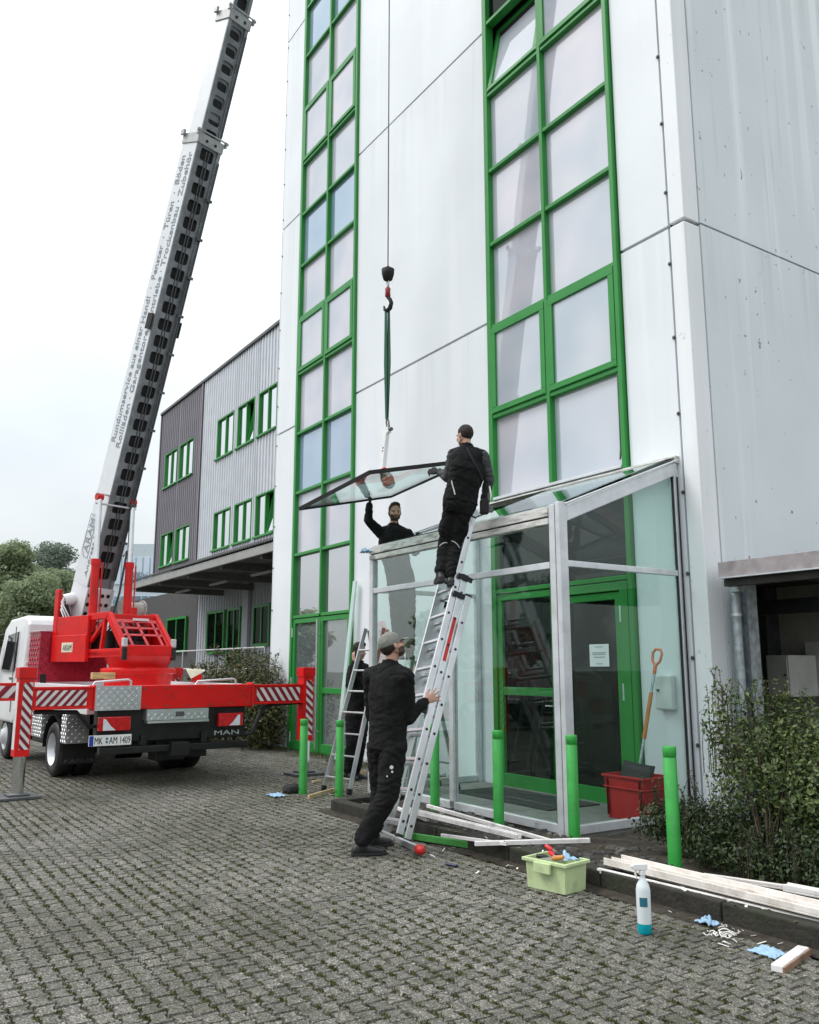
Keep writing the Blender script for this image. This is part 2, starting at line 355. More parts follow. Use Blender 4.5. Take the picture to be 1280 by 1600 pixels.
# ---- ground: one sheet to the horizon, and interlocking pavers over the yard
def ground_mat():
    m, t, b = new_mat('ground_sheet'); N = t.nodes.new; L = t.links.new
    b.inputs['Roughness'].default_value = .95
    g = N('ShaderNodeNewGeometry'); n = N('ShaderNodeTexNoise'); n.inputs['Scale'].default_value = 5; n.inputs['Detail'].default_value = 10
    L(g.outputs['Position'], n.inputs[0])
    r = N('ShaderNodeValToRGB'); e = r.color_ramp.elements; e[0].position = .35; e[0].color = (.025, .028, .012, 1); e[1].position = .7; e[1].color = (.085, .082, .06, 1)
    L(n.outputs[0], r.inputs[0]); L(r.outputs[0], b.inputs['Base Color']); return m
def paver_mat():
    m, t, b = new_mat('concrete_paver'); N = t.nodes.new; L = t.links.new
    b.inputs['Roughness'].default_value = .88
    g = N('ShaderNodeNewGeometry')
    def ns(sc_, det, rough=.5, sock=0):
        n = N('ShaderNodeTexNoise'); n.inputs['Scale'].default_value = sc_; n.inputs['Detail'].default_value = det; n.inputs['Roughness'].default_value = rough
        L(g.outputs['Position'], n.inputs[0]); return n.outputs[0]
    def ramp(src, *st):
        r = N('ShaderNodeValToRGB'); el = r.color_ramp.elements
        while len(el) < len(st): el.new(.5)
        for k, (p, c) in enumerate(st): el[k].position = p; el[k].color = tuple(c) + (1,)
        L(src, r.inputs[0]); return r.outputs[0]
    grain = ramp(ns(105, 5, .85), (.36, (.012, .012, .011)), (.46, (.105, .104, .095)), (.54, (.19, .188, .175)), (.64, (.64, .63, .59)))
    patch0 = ramp(ns(.5, 7, .6), (.34, (.60, .59, .53)), (.60, (1.04, 1.02, 1.0)))
    blot = ramp(ns(38, 3, .7), (.36, (.58, .57, .54)), (.64, (1.3, 1.29, 1.27)))
    mb_ = N('ShaderNodeMixRGB'); mb_.blend_type = 'MULTIPLY'; mb_.inputs[0].default_value = 1; L(patch0, mb_.inputs[1]); L(blot, mb_.inputs[2]); patch = mb_.outputs[0]
    m1 = N('ShaderNodeMixRGB'); m1.blend_type = 'MULTIPLY'; m1.inputs[0].default_value = 1; L(grain, m1.inputs[1]); L(patch, m1.inputs[2])
    h = N('ShaderNodeHueSaturation'); mr = N('ShaderNodeMapRange'); mr.inputs['To Min'].default_value = .80; mr.inputs['To Max'].default_value = 1.16
    L(g.outputs['Random Per Island'], mr.inputs[0]); L(mr.outputs[0], h.inputs['Value']); L(m1.outputs[0], h.inputs['Color'])
    f = ramp(ns(7, 8, .7), (.50, (0, 0, 0)), (.70, (.8, .8, .8)))
    m2 = N('ShaderNodeMixRGB'); m2.inputs[2].default_value = (.05, .055, .022, 1); L(f, m2.inputs[0]); L(h.outputs[0], m2.inputs[1])
    L(m2.outputs[0], b.inputs['Base Color'])
    bp = N('ShaderNodeBump'); bp.inputs['Strength'].default_value = .8; bp.inputs['Distance'].default_value = .008
    L(ns(120, 5, .8), bp.inputs['Height']); L(bp.outputs[0], b.inputs['Normal']); return m
gm = ground_mat(); pm = paver_mat()
tag(MB().quad((-400, -400, -.02), (400, -400, -.02), (400, 400, -.02), (-400, 400, -.02)).build('ground', gm), kind='structure')
def in_view(x, y, half, far):
    d = x * FH.x + y * FH.y; s_ = x * RT.x + y * RT.y
    r = math.hypot(x, y)
    return r < far and d > -.6 and (abs(math.degrees(math.atan2(s_, d + .6))) < half)
pv = MB(); moss_pts = []
KS = .6; PL, PW, G = .2 * KS, .165 * KS, .0034
prof = [(-.1, .0965), (-.058, .0965), (-.028, .0685), (.028, .0685), (.058, .0965), (.1, .0965)]
prof = [(x * KS, y * KS) for x, y in prof]; outl = prof + [(x, -y) for x, y in prof[::-1]]
def inset(k): return [(x - math.copysign(k, x) * (1 if abs(x) > .09 * KS else 0), y - math.copysign(k, y)) for x, y in outl]
o1, o2 = inset(G), inset(G + .0055)
rnd = random.Random(3)
for j in range(-60, 95):
    cy = j * PW + .03
    if cy > 7.05: continue
    for i in range(-225, 50):
        cx = i * PL + (PL / 2 if j % 2 else 0)
        if cx > KX0 - .12 and cy > KY - .1: continue
        if not (in_view(cx, cy, 40, 12) or in_view(cx, cy, 30, 25)): continue
        dz = rnd.uniform(-.003, .002) + .008 * noise.noise(Vector((cx * .55, cy * .55, 9))) - .002; tx, ty = rnd.uniform(-.04, .04), rnd.uniform(-.04, .04)
        lo = [(cx + x, cy + y, -.018) for x, y in o1]
        top = [(cx + x, cy + y, dz + x * tx + y * ty) for x, y in o2]
        n = 12
        pv.add(lo + top, [(k, (k + 1) % n, n + (k + 1) % n, n + k) for k in range(n)] + [tuple(range(n, 2 * n))])
        if in_view(cx, cy, 33, 15): moss_pts += [(cx + .1 * KS, cy + .08 * KS), (cx + .043 * KS, cy + .083 * KS), (cx - .043 * KS, cy - .083 * KS)]
tag(pv.build('paving', pm, fix=False), kind='structure')
# moss and short weeds in the joints
mb = MB()
for x, y in moss_pts:
    p = noise.noise(Vector((x * .55, y * .55, 4))) * .5 + .62
    d = math.hypot(x, y)
    if rnd.random() > p * .85: continue
    k = rnd.randint(9, 15) if d < 6 else (5 if d < 10 else 3)
    s_ = rnd.uniform(.6, 1.25)
    for q in range(k):
        a = rnd.uniform(0, 6.28); px_, py_ = x + rnd.gauss(0, .013), y + rnd.gauss(0, .009); hgt = rnd.uniform(.002, .010) * s_; w = rnd.uniform(.003, .0065) * s_ * (1 if d < 6 else 1.5)
        lx, ly = rnd.uniform(-.006, .006), rnd.uniform(-.006, .006)
        c, s2 = math.cos(a) * w, math.sin(a) * w
        mb.add([(px_ - c, py_ - s2, -.006), (px_ + c, py_ + s2, -.006), (px_ + lx + c * .3, py_ + ly + s2 * .3, hgt), (px_ + lx - c * .4, py_ + ly - s2 * .4, hgt * .9)], [(0, 1, 2, 3)])
moss_m = leaf_mat('joint_moss', (.025, .032, .006), (.12, .125, .03), .15)
tag(mb.build('joint_moss', moss_m, fix=False), kind='stuff')

# ---- planting bed
PX0_ = -9.32
kerb = MB()
x = KX0
while x < 1.5:
    kerb.box(x, x + .98, KY, KY + .13, -.02, .125 + rnd.uniform(-.004, .004)); x += .99
kerb.prism([(KX0 - .02, KY + .02, -.02), (KX0 - .14, KY + .95, -.02), (KX0 - .02, KY + .97, -.02), (KX0 + .1, KY + .13, -.02)], (0, 0, .14))
tag(kerb.build('bed_kerb', concrete, bevel=.012), kind='structure')
sl_ = MB(); nx, ny = 90, 24
grid = []
for i in range(nx + 1):
    for j in range(ny + 1):
        x = KX0 + .02 + (9.5 * i / nx); y = KY + .1 + (2.62 * j / ny)
        if PX0_ - .1 < x < -5.8 and y > 5.45: grid.append((x, y, -.005)); continue
        grid.append((x, y, .055 + .03 * noise.noise(Vector((x * 3, y * 3, 0))) + .012 * noise.noise(Vector((x * 14, y * 14, 2)))))
sl_.add(grid, [(i * (ny + 1) + j, (i + 1) * (ny + 1) + j, (i + 1) * (ny + 1) + j + 1, i * (ny + 1) + j + 1) for i in range(nx) for j in range(ny)], True)
tag(sl_.build('planting_soil', soil, fix=False), kind='structure')
# bare strip of earth along the foot of the tower
st = MB(); grid = []; nx = 60
for i in range(nx + 1):
    x = -17.5 + 9 * i / nx
    for j in range(5):
        e = .35 + .25 * noise.noise(Vector((x * 1.3, 0, 7)))
        grid.append((x, YF - e + j * (e + .02) / 4, (-.004, .010, .016, .02, .022)[j] + .006 * noise.noise(Vector((x * 9, j, 1)))))
st.add(grid, [(i * 5 + j, (i + 1) * 5 + j, (i + 1) * 5 + j + 1, i * 5 + j + 1) for i in range(nx) for j in range(4)], True)
tag(st.build('bare_earth', gm, fix=False), kind='structure')

# damp dirt gathered along the foot of the kerb
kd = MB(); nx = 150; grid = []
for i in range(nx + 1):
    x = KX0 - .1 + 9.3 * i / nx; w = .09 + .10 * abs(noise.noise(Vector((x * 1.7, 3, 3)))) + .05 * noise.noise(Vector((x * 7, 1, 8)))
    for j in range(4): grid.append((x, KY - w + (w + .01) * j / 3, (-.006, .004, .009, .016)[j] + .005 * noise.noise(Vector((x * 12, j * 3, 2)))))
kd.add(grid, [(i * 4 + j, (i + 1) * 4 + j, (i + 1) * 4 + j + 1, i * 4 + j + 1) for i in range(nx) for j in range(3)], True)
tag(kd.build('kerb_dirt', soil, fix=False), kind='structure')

# ---- stones and litter by the porch: too many to count
sb = MB(); slate = M('slate_stone', (.06, .058, .055), .85, var=.5, vs=14, bump=.6, bs=30, isl=.5)
def pebble(mbx, c, r, flat=.5):
    a = rnd.uniform(0, 6.28); vs = []
    for k in range(7):
        q = a + k * 6.283 / 7; rr = r * rnd.uniform(.65, 1.15)
        vs.append((c[0] + math.cos(q) * rr, c[1] + math.sin(q) * rr, c[2]))
    tops = [(c[0] + (v[0] - c[0]) * .75, c[1] + (v[1] - c[1]) * .75, c[2] + r * flat * rnd.uniform(.6, 1.1)) for v in vs]
    mbx.add(vs + tops, [(i, (i + 1) % 7, 7 + (i + 1) % 7, 7 + i) for i in range(7)] + [tuple(range(7, 14))])
for k in range(520):
    x, y = rnd.uniform(-8.4, -4.6), KY + .15 + abs(rnd.gauss(0, .5))
    if y > 5.5 and x < -5.8 or y > 6.6: continue
    pebble(sb, (x, y, .05), rnd.uniform(.015, .055))
tag(sb.build('slate_gravel', slate, fix=False), kind='stuff')

# weeds along the foot of the tower and dead leaves in the bed
wd = MB()
for k in range(1500):
    x = rnd.uniform(-17.2, -9.5); y = YF - abs(rnd.gauss(0, .16)) - .02
    if noise.noise(Vector((x * 1.4, y * 2, 6))) < -.12: continue
    h = rnd.uniform(.02, .10); a = rnd.uniform(0, 6.28); w = rnd.uniform(.003, .009); c, s2 = math.cos(a) * w, math.sin(a) * w; lx, ly = rnd.gauss(0, .03), rnd.gauss(0, .03)
    wd.add([(x - c, y - s2, 0), (x + c, y + s2, 0), (x + lx * .6 + c, y + ly * .6 + s2, h * .7), (x + lx, y + ly, h)], [(0, 1, 2, 3)])
tag(wd.build('weeds', leaf_mat('weed_blade', (.03, .05, .012), (.13, .15, .05), .25), fix=False), kind='stuff')
dl = MB()
for k in range(420):
    x, y = rnd.uniform(-8.2, -2.5), KY + rnd.uniform(-.5, 1.1); z = .10 if y > KY + .14 else (.13 if y > KY else .012)
    if y < KY and rnd.random() < .75: continue
    a = rnd.uniform(0, 6.28); s_ = rnd.uniform(.008, .022); d = V(math.cos(a), math.sin(a), rnd.uniform(-.2, .2)) * s_; e = V(-math.sin(a), math.cos(a), rnd.uniform(-.3, .3)) * s_ * .5
    c = V(x, y, z); dl.add([c - d, c + e, c + d, c - e], [(0, 1, 2, 3)])
tag(dl.build('fallen_leaves', leaf_mat('dead_leaf', (.06, .04, .015), (.22, .16, .06), .2), fix=False), kind='stuff')

# ================================================================ white office tower
tower = thing('office_tower', 'tall white panelled office tower with two green framed window strips', 'building', (-10.8, YF, 0))
JZ = [0, 6.33, 11.0, 15.67, 20.34]
LZ = [2.47, 3.67, 4.90, 6.11, 7.36, 8.55, 9.70, 10.86, 12.03, 13.33, 14.59, 15.8, 17.0, 18.2, 19.4, 20.34]
RZ = [2.50, 3.69, 4.91, 6.21, 7.46, 8.61, 9.84, 11.05, 12.25, 13.5, 14.7, 15.9, 17.1, 18.3, 20.34]
LX, RX = (-15.13, -13.95, -12.83), (-8.93, -7.76, -6.55)
fp = MB()
for (x0, x1) in ((-16.14, -15.19), (-12.79, -8.99), (-6.5, -5.80)):
    for z0, z1 in zip(JZ[:-1], JZ[1:]): fp.nxt().box(x0, x1, YF, YF + .1, z0 + .019, z1 - .019)
fp.build('facade_panel', white_wall, tower, bevel=.002)
cp = MB()
for z0, z1 in zip(JZ[:-1], JZ[1:]):
    cp.nxt().box(-5.775, -5.575, YF - .006, YF + .25, z0 + .019, z1 - .019)
    cp.nxt().box(-16.17, -16.145, YF - .008, YF + .1, z0 + .019, z1 - .019)
cp.build('corner_trim', trim_white, tower, bevel=.012)
sp = MB()
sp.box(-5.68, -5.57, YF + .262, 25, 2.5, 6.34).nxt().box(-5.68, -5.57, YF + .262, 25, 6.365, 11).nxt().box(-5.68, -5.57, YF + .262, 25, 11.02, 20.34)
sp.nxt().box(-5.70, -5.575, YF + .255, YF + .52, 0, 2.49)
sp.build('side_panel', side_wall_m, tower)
core = MB().box(-16.08, -5.72, YF + .16, 25, 2.75, 20.2).box(-16.08, -9.6, YF + .13, 25, 0, 2.74)
core.box(-5.80, -5.62, YF + .05, YF + .24, 0, 20.2).box(-16.1, -16.0, YF + .05, 25, 0, 20.2)
for (x0, x1) in ((-16.1, -15.16), (-12.82, -8.96), (-6.53, -5.7)): core.box(x0, x1, YF + .104, YF + .155, 0, 20.2)
core.build('wall_core', dark, tower)
bt = MB()
for k in range(23):
    z = .75 + k * .857
    bt.cyl((-5.80, YF + .01, z), (-5.80, YF - .022, z), .013, n=8).cyl((-5.80, YF - .006, z), (-5.80, YF - .012, z), .022, n=8)
    z += .2
    bt.cyl((-16.12, YF + .01, z), (-16.12, YF - .022, z), .013, n=8)
bt.build('panel_bolt', steel_d, tower)
# window strips
def strip(xs, zs, sashes, ptype, zdoor):
    fr = MB()
    for k, (x, w) in enumerate(zip(xs, (.088, .06, .065))): fr.box(x - w / 2, x + w / 2, YF - .055, YF + .09, 0 if k != 1 else zdoor, zs[-1])
    for z in zs:
        for a, b_ in ((xs[0] + .044, xs[1] - .03), (xs[1] + .03, xs[2] - .0325)): fr.box(a, b_, YF - .045, YF + .088, z - .028, z + .028)
    fr.build('window_frame', green, tower, bevel=.006)
    for r_, (z0, z1) in enumerate(zip(zs[:-1], zs[1:])):
        for c_, (a, b_) in enumerate(((xs[0] + .044, xs[1] - .03), (xs[1] + .03, xs[2] - .0325))):
            z0_, z1_ = z0 + .028, z1 - .028
            if r_ in sashes:
                opened = (r_ == 6 and c_ == 0 and xs is RX)
                s_ = MB(); t_ = .085
                y0, y1 = YF - .062, YF + .03
                s_.box(a + .004, b_ - .004, y0, y1, z0_ + .004, z0_ + .004 + t_).box(a + .004, b_ - .004, y0, y1, z1_ - .004 - t_, z1_ - .004)
                s_.box(a + .004, a + .004 + t_, y0, y1, z0_ + .006 + t_, z1_ - .006 - t_).box(b_ - .004 - t_, b_ - .004, y0, y1, z0_ + .006 + t_, z1_ - .006 - t_)
                s_.box(a + .03, b_ - .03, y0 - .008, y0 - .001, z0_ + .01, z0_ + .035)
                p_ = MB().box(a + t_, b_ - t_, YF - .03, YF - .018, z0_ + t_, z1_ - t_)
                if opened:
                    rot = Matrix.Translation((0, YF, z0_)) @ Matrix.Rotation(R(-11), 4, 'X') @ Matrix.Translation((0, -YF, -z0_))
                    s_.xf(rot); p_.xf(rot)
                w = s_.build('window_sash', green, tower, bevel=.005)
                p_.build('pane', MATS[ptype(r_, c_)], w)
            else:
                MB().box(a, b_, YF + .028, YF + .04, z0_, z1_).build('pane', MATS[ptype(r_, c_)], tower)
        if r_ > 13: break
strip(LX, LZ, (4, 8, 12), lambda r, c: 'blue_spandrel_glass' if r in (2, 6, 10) else ('clear_low_window_glass' if r < 1 else 'coated_window_glass'), 2.47)
strip(RX, RZ, (2, 6, 10), lambda r, c: 'dark_door_glass' if (r == 7 and c == 0) or r == 0 else 'coated_window_glass', 2.5)
# doors
door_grey = coated_mat('grey_door_glass', (.80, .83, .83), (.16, .19, .18), .42)
def door(x0, x1, z1, bar, pm_, hinge=None, handle=None):
    d = MB(); t_ = .085; y0, y1 = YF - .03, YF + .06
    d.box(x0, x0 + t_, y0, y1, .03, z1).box(x1 - t_, x1, y0, y1, .03, z1).box(x0 + t_, x1 - t_, y0, y1, z1 - t_, z1).box(x0 + t_, x1 - t_, y0, y1, .03, .2)
    if bar: d.box(x0 + t_, x1 - t_, y0 + .005, y1 - .005, bar - .05, bar + .05)
    w = d.build('door', green, tower, bevel=.005)
    MB().box(x0 + t_ - .01, x1 - t_ + .01, YF + .01, YF + .024, .19, z1 - t_ + .01).build('pane', MATS[pm_], w)
    hw = MB()
    if handle == 'pull': hw.cyl((x1 - .01, YF - .09, .12), (x1 - .01, YF - .09, 2.38), .022, n=10).cyl((x1 - .01, YF - .09, .4), (x1 - .01, YF, .4), .012).cyl((x1 - .01, YF - .09, 2.1), (x1 - .01, YF, 2.1), .012)
    if handle == 'lever':
        hw.box(x1 - .06, x1 - .02, y0 - .008, y0 - .001, .95, 1.17).cyl((x1 - .04, y0 - .05, 1.06), (x1 - .04, y0, 1.06), .009).cyl((x1 - .04, y0 - .05, 1.06), (x1 - .16, y0 - .05, 1.06), .009)
    if handle: hw.build('handle', alu, w)
    if hinge:
        h = MB()
        for z in (.25, 1.25, z1 - .25): h.nxt().cyl((hinge, y0 - .012, z - .09), (hinge, y0 - .012, z + .09), .014, n=10)
        h.build('hinge', alu_l, w)
door(LX[0] + .05, LX[1] + .005, 2.43, 1.12, 'grey_door_glass', handle='pull', hinge=LX[0] + .05)
door(LX[1] + .012, LX[2] - .0375, 2.43, 1.12, 'grey_door_glass')
door(RX[0] + .05, RX[1] - .02, 2.46, 1.22, 'dark_door_glass', handle='lever')
fr = MB(); x0, x1 = RX[1] + .0, RX[2] - .045
fr.box(x0 - .01, x0 + .10, YF - .05, YF + .08, 0, 2.46).box(x1 - .12, x1, YF - .05, YF + .08, 0, 2.46).box(x0 + .10, x1 - .12, YF - .05, YF + .08, 2.36, 2.46)
fr.build('door_frame', green, tower, bevel=.005)
door(x0 + .105, x1 - .125, 2.35, None, 'dark_door_glass', hinge=x1 - .118)
# bright sill under the lowest panes and the cable hanging from the right pane
s_ = MB().box(RX[0] + .05, RX[2] - .03, YF - .075, YF + .02, 3.735, 3.77)
s_.build('window_sill', alu_l, tower, bevel=.003)
MB().tube([(-6.605, YF - .03, 4.86), (-6.607, YF - .03, 4.3), (-6.605, YF - .035, 3.95), (-6.62, YF - .035, 3.84)], .011).build('cable', steel_d, tower)
# ---- loading bay in the flank of the tower
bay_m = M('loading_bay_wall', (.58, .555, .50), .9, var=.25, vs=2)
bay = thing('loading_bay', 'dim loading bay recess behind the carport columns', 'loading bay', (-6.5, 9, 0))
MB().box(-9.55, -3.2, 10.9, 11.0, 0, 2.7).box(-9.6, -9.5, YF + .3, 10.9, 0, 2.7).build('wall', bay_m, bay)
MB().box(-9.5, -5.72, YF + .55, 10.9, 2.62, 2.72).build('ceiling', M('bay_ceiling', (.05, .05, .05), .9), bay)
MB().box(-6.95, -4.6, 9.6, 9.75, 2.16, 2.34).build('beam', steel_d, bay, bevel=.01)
MB().box(-7.35, -7.25, 10.6, 10.9, 0, 2.62).build('pipe', steel_d, bay)
box_m = M('grey_cabinet_paint', (.70, .71, .69), .5, var=.08, dirt=(.2, .2, .19), dirt_amt=.4)
eb = thing('electrical_cabinet', 'grey electrical cabinet hanging inside the loading bay', 'cabinet', (-6.7, 10, 1.15))
MB().box(-6.88, -6.56, 10.0, 10.6, 1.15, 1.67).build('housing', box_m, eb, bevel=.01)
MB().box(-6.86, -6.58, 9.985, 9.998, 1.17, 1.65).build('door', box_m, eb, bevel=.004)
MB().cyl((-6.60, 9.98, 1.42), (-6.60, 9.96, 1.42), .014).build('lock', steel_d, eb)
MB().box(-6.72, -6.5, 10.62, 10.9, 1.2, 1.85).build('backplate', box_m, eb, bevel=.01)
# ---- carport
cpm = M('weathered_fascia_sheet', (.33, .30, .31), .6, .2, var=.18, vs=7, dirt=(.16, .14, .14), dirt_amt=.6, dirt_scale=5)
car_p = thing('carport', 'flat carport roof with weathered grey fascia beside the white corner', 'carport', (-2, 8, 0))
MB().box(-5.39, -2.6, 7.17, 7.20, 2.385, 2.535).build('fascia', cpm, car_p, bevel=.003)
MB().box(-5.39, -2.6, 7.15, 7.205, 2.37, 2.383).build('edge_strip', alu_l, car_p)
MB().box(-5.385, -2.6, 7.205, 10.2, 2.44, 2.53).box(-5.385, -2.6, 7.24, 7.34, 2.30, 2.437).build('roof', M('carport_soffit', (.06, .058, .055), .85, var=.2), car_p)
c_ = MB()
for x in (aty(1163, 1000, 7.7).x, -2.8): c_.nxt().box(x, x + .012, 7.62, 7.78, 0, 2.43).box(x + .11, x + .122, 7.62, 7.78, 0, 2.43).box(x + .012, x + .11, 7.70, 7.712, 0, 2.43)
c_.build('column', steel_g, car_p)
dp = thing('downpipe', 'galvanised downpipe running down beside the carport column', 'downpipe', (-5.47, 7.5, 0))
MB().cyl((-5.47, 7.52, 0), (-5.47, 7.52, 2.34), .047, n=18).build('pipe', steel_g, dp)
MB().cyl((-5.47, 7.52, 2.02), (-5.47, 7.52, 2.05), .055, n=18).nxt().cyl((-5.47, 7.52, .9), (-5.47, 7.52, .93), .055, n=18).build('clamp', alu, dp)
MB().box(-5.44, -5.33, 7.40, 7.52, 2.25, 2.375).build('hopper', steel_g, dp, bevel=.008)
tag(MB().cyl((-5.55, 7.62, 0), (-5.55, 7.62, 2.4), .018, n=8).build('conduit', alu_l), 'thin pale conduit climbing the grey flank next to the downpipe', 'conduit')

# ================================================================ glass entrance porch
PX0, PX1, PY = -9.32, -5.87, 5.55
porch = thing('entrance_porch', 'lean-to glass entrance porch with silver frame and half opened roof', 'porch', (-7.6, 6.4, 0))
EV, RG = 3.0, 3.63          # eave and ridge
f_ = MB()
f_.box(PX0 - .03, PX0 + .05, PY - .04, PY + .04, .02, EV - .15)
f_.box(-7.66, -7.585, PY - .035, PY + .035, .13, EV - .15)
f_.box(-6.005, -5.925, PY - .04, PY + .03, .02, EV + .04).box(-5.905, -5.845, PY - .052, PY + .05, .02, EV + .05)
f_.box(PX0 + .05, -7.66, PY - .03, PY + .03, .05, .13).box(-7.585, -6.005, PY - .03, PY + .03, .05, .13)
f_.box(PX0 + .05, -7.66, PY - .033, PY + .03, 2.43, 2.495).box(-7.585, -6.005, PY - .033, PY + .03, 2.43, 2.495)
for x in (PX1 - .035, PX0 - .01):
    f_.box(x, x + .05, PY + .055, YF - .085, .05, .13).box(x, x + .05, PY + .055, YF - .085, 2.44, 2.50)
    f_.box(x - .005, x + .06, YF - .08, YF - .01, .02, RG - .06)
    f_.prism([(x - .008, PY + .05, EV - .13), (x - .008, YF - .02, RG - .11), (x - .008, YF - .02, RG + .03), (x - .008, PY + .05, EV + .02)], (.066, 0, 0))
    f_.prism([(x + .05, PY + .03, EV + .022), (x + .05, YF - .02, RG + .034), (x + .05, YF - .02, RG + .055), (x + .05, PY + .03, EV + .045)], (.03, 0, 0))
f_.prism([(-7.66, PY + .05, EV - .08), (-7.66, YF - .02, RG - .09), (-7.66, YF - .02, RG - .01), (-7.66, PY + .05, EV - .002)], (.07, 0, 0))
f_.build('frame', alu_l, porch, bevel=.006)
wf = M('weathered_white_flashing', (.62, .62, .60), .55, var=.15, vs=10, dirt=(.10, .085, .06), dirt_amt=.85, dirt_scale=8, stretch=(.5, 1, 3))
e_ = MB().box(PX0 - .03, -6.01, PY - .045, PY + .05, EV - .145, EV - .085).box(PX0 - .03, -6.01, PY - .05, PY + .06, EV - .07, EV + .01)
e_.box(PX0 + .02, -6.01, PY - .03, PY + .04, EV + .014, EV + .032)
e_.build('eave', wf, porch, bevel=.005)
MB().box(PX0, -6.01, PY - .035, PY + .03, EV - .083, EV - .072).nxt().box(-5.924, -5.906, PY - .035, PY + .02, .03, EV + .03).nxt().box(PX1 - .042, PX1 - .036, PY + .05, PY + .075, .13, EV - .1).nxt().box(-6.012, -6.006, PY - .036, PY + .02, .13, EV - .15).nxt().box(PX1 - .012, PX1 + .012, YF - .092, YF - .082, .05, RG - .14).nxt().box(PX1 + .0305, PX1 + .034, YF - .05, YF - .03, .05, RG - .14).build('gasket', black, porch)
rd = MB().box(-9.0, -5.83, YF - .06, YF - .002, RG + .01, RG + .09)
rd.prism([(-9.0, YF - .002, RG + .095), (-9.0, YF - .21, RG + .03), (-9.0, YF - .21, RG + .02), (-9.0, YF - .002, RG + .085)], (3.15, 0, 0))
rd.build('ridge_flashing', wf, porch, bevel=.003)
for a, b_ in ((PX0 + .05, -7.66), (-7.585, -6.005)):
    gl_ = porch_glass_bright if a < -8 else porch_glass
    MB().box(a, b_, PY - .005, PY + .005, .13, 2.43).build('pane', gl_, porch)
    MB().box(a, b_, PY - .005, PY + .005, 2.495, EV - .145).build('pane', gl_, porch)
for x in (PX1 - .012, PX0 + .012):
    MB().box(x - .005, x + .005, PY + .055, YF - .08, .13, 2.44).build('pane', porch_glass, porch)
    MB().prism([(x - .005, PY + .055, 2.50), (x - .005, YF - .08, 2.50), (x - .005, YF - .08, RG - .13), (x - .005, PY + .055, EV - .12)], (.01, 0, 0)).build('pane', porch_glass, porch)
MB().prism([(-7.58, PY + .0, EV + .04), (-7.58, YF - .08, RG + .06), (-7.58, YF - .08, RG + .072), (-7.58, PY + .0, EV + .052)], (1.66, 0, 0)).build('roof_pane', hung_glass, porch)
MB().box(PX0, PX1, PY + .04, YF - .01, -.01, .045).build('floor_slab', M('porch_floor', (.20, .20, .185), .6, var=.2, vs=5), porch)
# dark door mat inside and small fixtures
tag(MB().box(-8.7, -7.0, 6.3, 7.05, .047, .058).build('door_mat', M('door_mat_fibre', (.05, .052, .05), .95, bump=.6, bs=300)), 'dark grey door mat on the floor inside the glass porch', 'door mat')
ic = thing('intercom', 'pale wall box with a small button inside the porch near the corner', 'wall box', (-6.14, YF, 1.25))
MB().box(-6.25, -6.03, YF - .08, YF - .002, 1.08, 1.44).build('housing', M('pale_grey_plastic', (.62, .64, .64), .4), ic, bevel=.02)
MB().cyl((-6.20, YF - .081, 1.28), (-6.20, YF - .095, 1.28), .014).build('button', steel_d, ic)
# notice taped inside the dark right door
nz_ = thing('paper_notice', 'white paper notice taped to the dark green framed door', 'notice', (-7.2, YF - .03, 1.6))
c = aty(937, 1024, YF - .0)
MB().box(c.x - .15, c.x + .15, YF - .006, YF - .003, c.z - .125, c.z + .125).build('sheet', M('paper_white', (.82, .84, .86), .7, var=.02), nz_)
ln = MB()
for k, (w, z) in enumerate(((.06, .095), (.11, .03), (.10, .012), (.09, -.02), (.05, -.095))): ln.box(c.x - w, c.x + w, YF - .0085, YF - .0065, c.z + z - .004, c.z + z + .004)
ln.build('print', M('grey_print', (.22, .30, .28), .7), nz_)

# ================================================================ corrugated wing on the left
wing = thing('corrugated_wing', 'grey corrugated office wing with green windows above a loading dock', 'building', (-24, 9.5, 0))
WY = 9.5
clad_l = M('light_corrugated_sheet', (.60, .625, .665), .42, .3, var=.06, vs=2)
clad_d = M('dark_grey_corrugated_sheet', (.20, .185, .21), .45, .3, var=.08, vs=2)
def corr(mb, x0, x1, z0, z1, y=WY, pitch=.2, dep=.03):
    n = max(1, round((x1 - x0) / pitch)); p = (x1 - x0) / n; pts = []
    for i in range(n):
        a = x0 + i * p; pts += [(a, 0), (a + p * .55, 0), (a + p * .62, -dep), (a + p * .93, -dep)]
    pts.append((x1, 0)); m = len(pts)
    mb.add([(q, y + d, z0) for q, d in pts] + [(q, y + d, z1) for q, d in pts], [(i, i + 1, m + i + 1, m + i) for i in range(m - 1)])
WT = aty(438, 507, WY).z; XD = aty(320, 600, WY).x; XE = aty(255, 645, WY).x
ZB = 4.6
rows = [(aty(415, 678, WY).z, aty(415, 609, WY).z), (aty(415, 836, WY).z, aty(415, 769, WY).z)]
rows = [(rows[1][0], rows[1][1]), (rows[0][0], rows[0][1])]
wl_ = [(340, 365, 683), (372, 398, 662), (405, 433.5, 641)]
wd_ = [(258, 276.5, 733), (281, 302, 719)]
lightx = [(aty(a, y, WY).x, aty(b_, y, WY).x) for a, b_, y in wl_]
darkx = [(aty(a, y, WY).x, aty(b_, y, WY).x) for a, b_, y in wd_]
def clad(xs, xa, xb, mat_, ext=()):
    mb = MB(); cur = xa
    for a, b_ in xs:
        corr(mb, cur, a, ZB, WT)
        corr(mb, a, b_, ZB, rows[0][0]); corr(mb, a, b_, rows[0][1], rows[1][0]); corr(mb, a, b_, rows[1][1], WT); cur = b_
    corr(mb, cur, xb, ZB, WT)
    mb.build('cladding', mat_, wing, fix=False)
clad(lightx, XD, -15.9, clad_l); clad(darkx, XE, XD, clad_d)
MB().box(XE + .01, -16.3, WY + .25, WY + 9, ZB, WT - .02).build('wall_core', dark, wing)
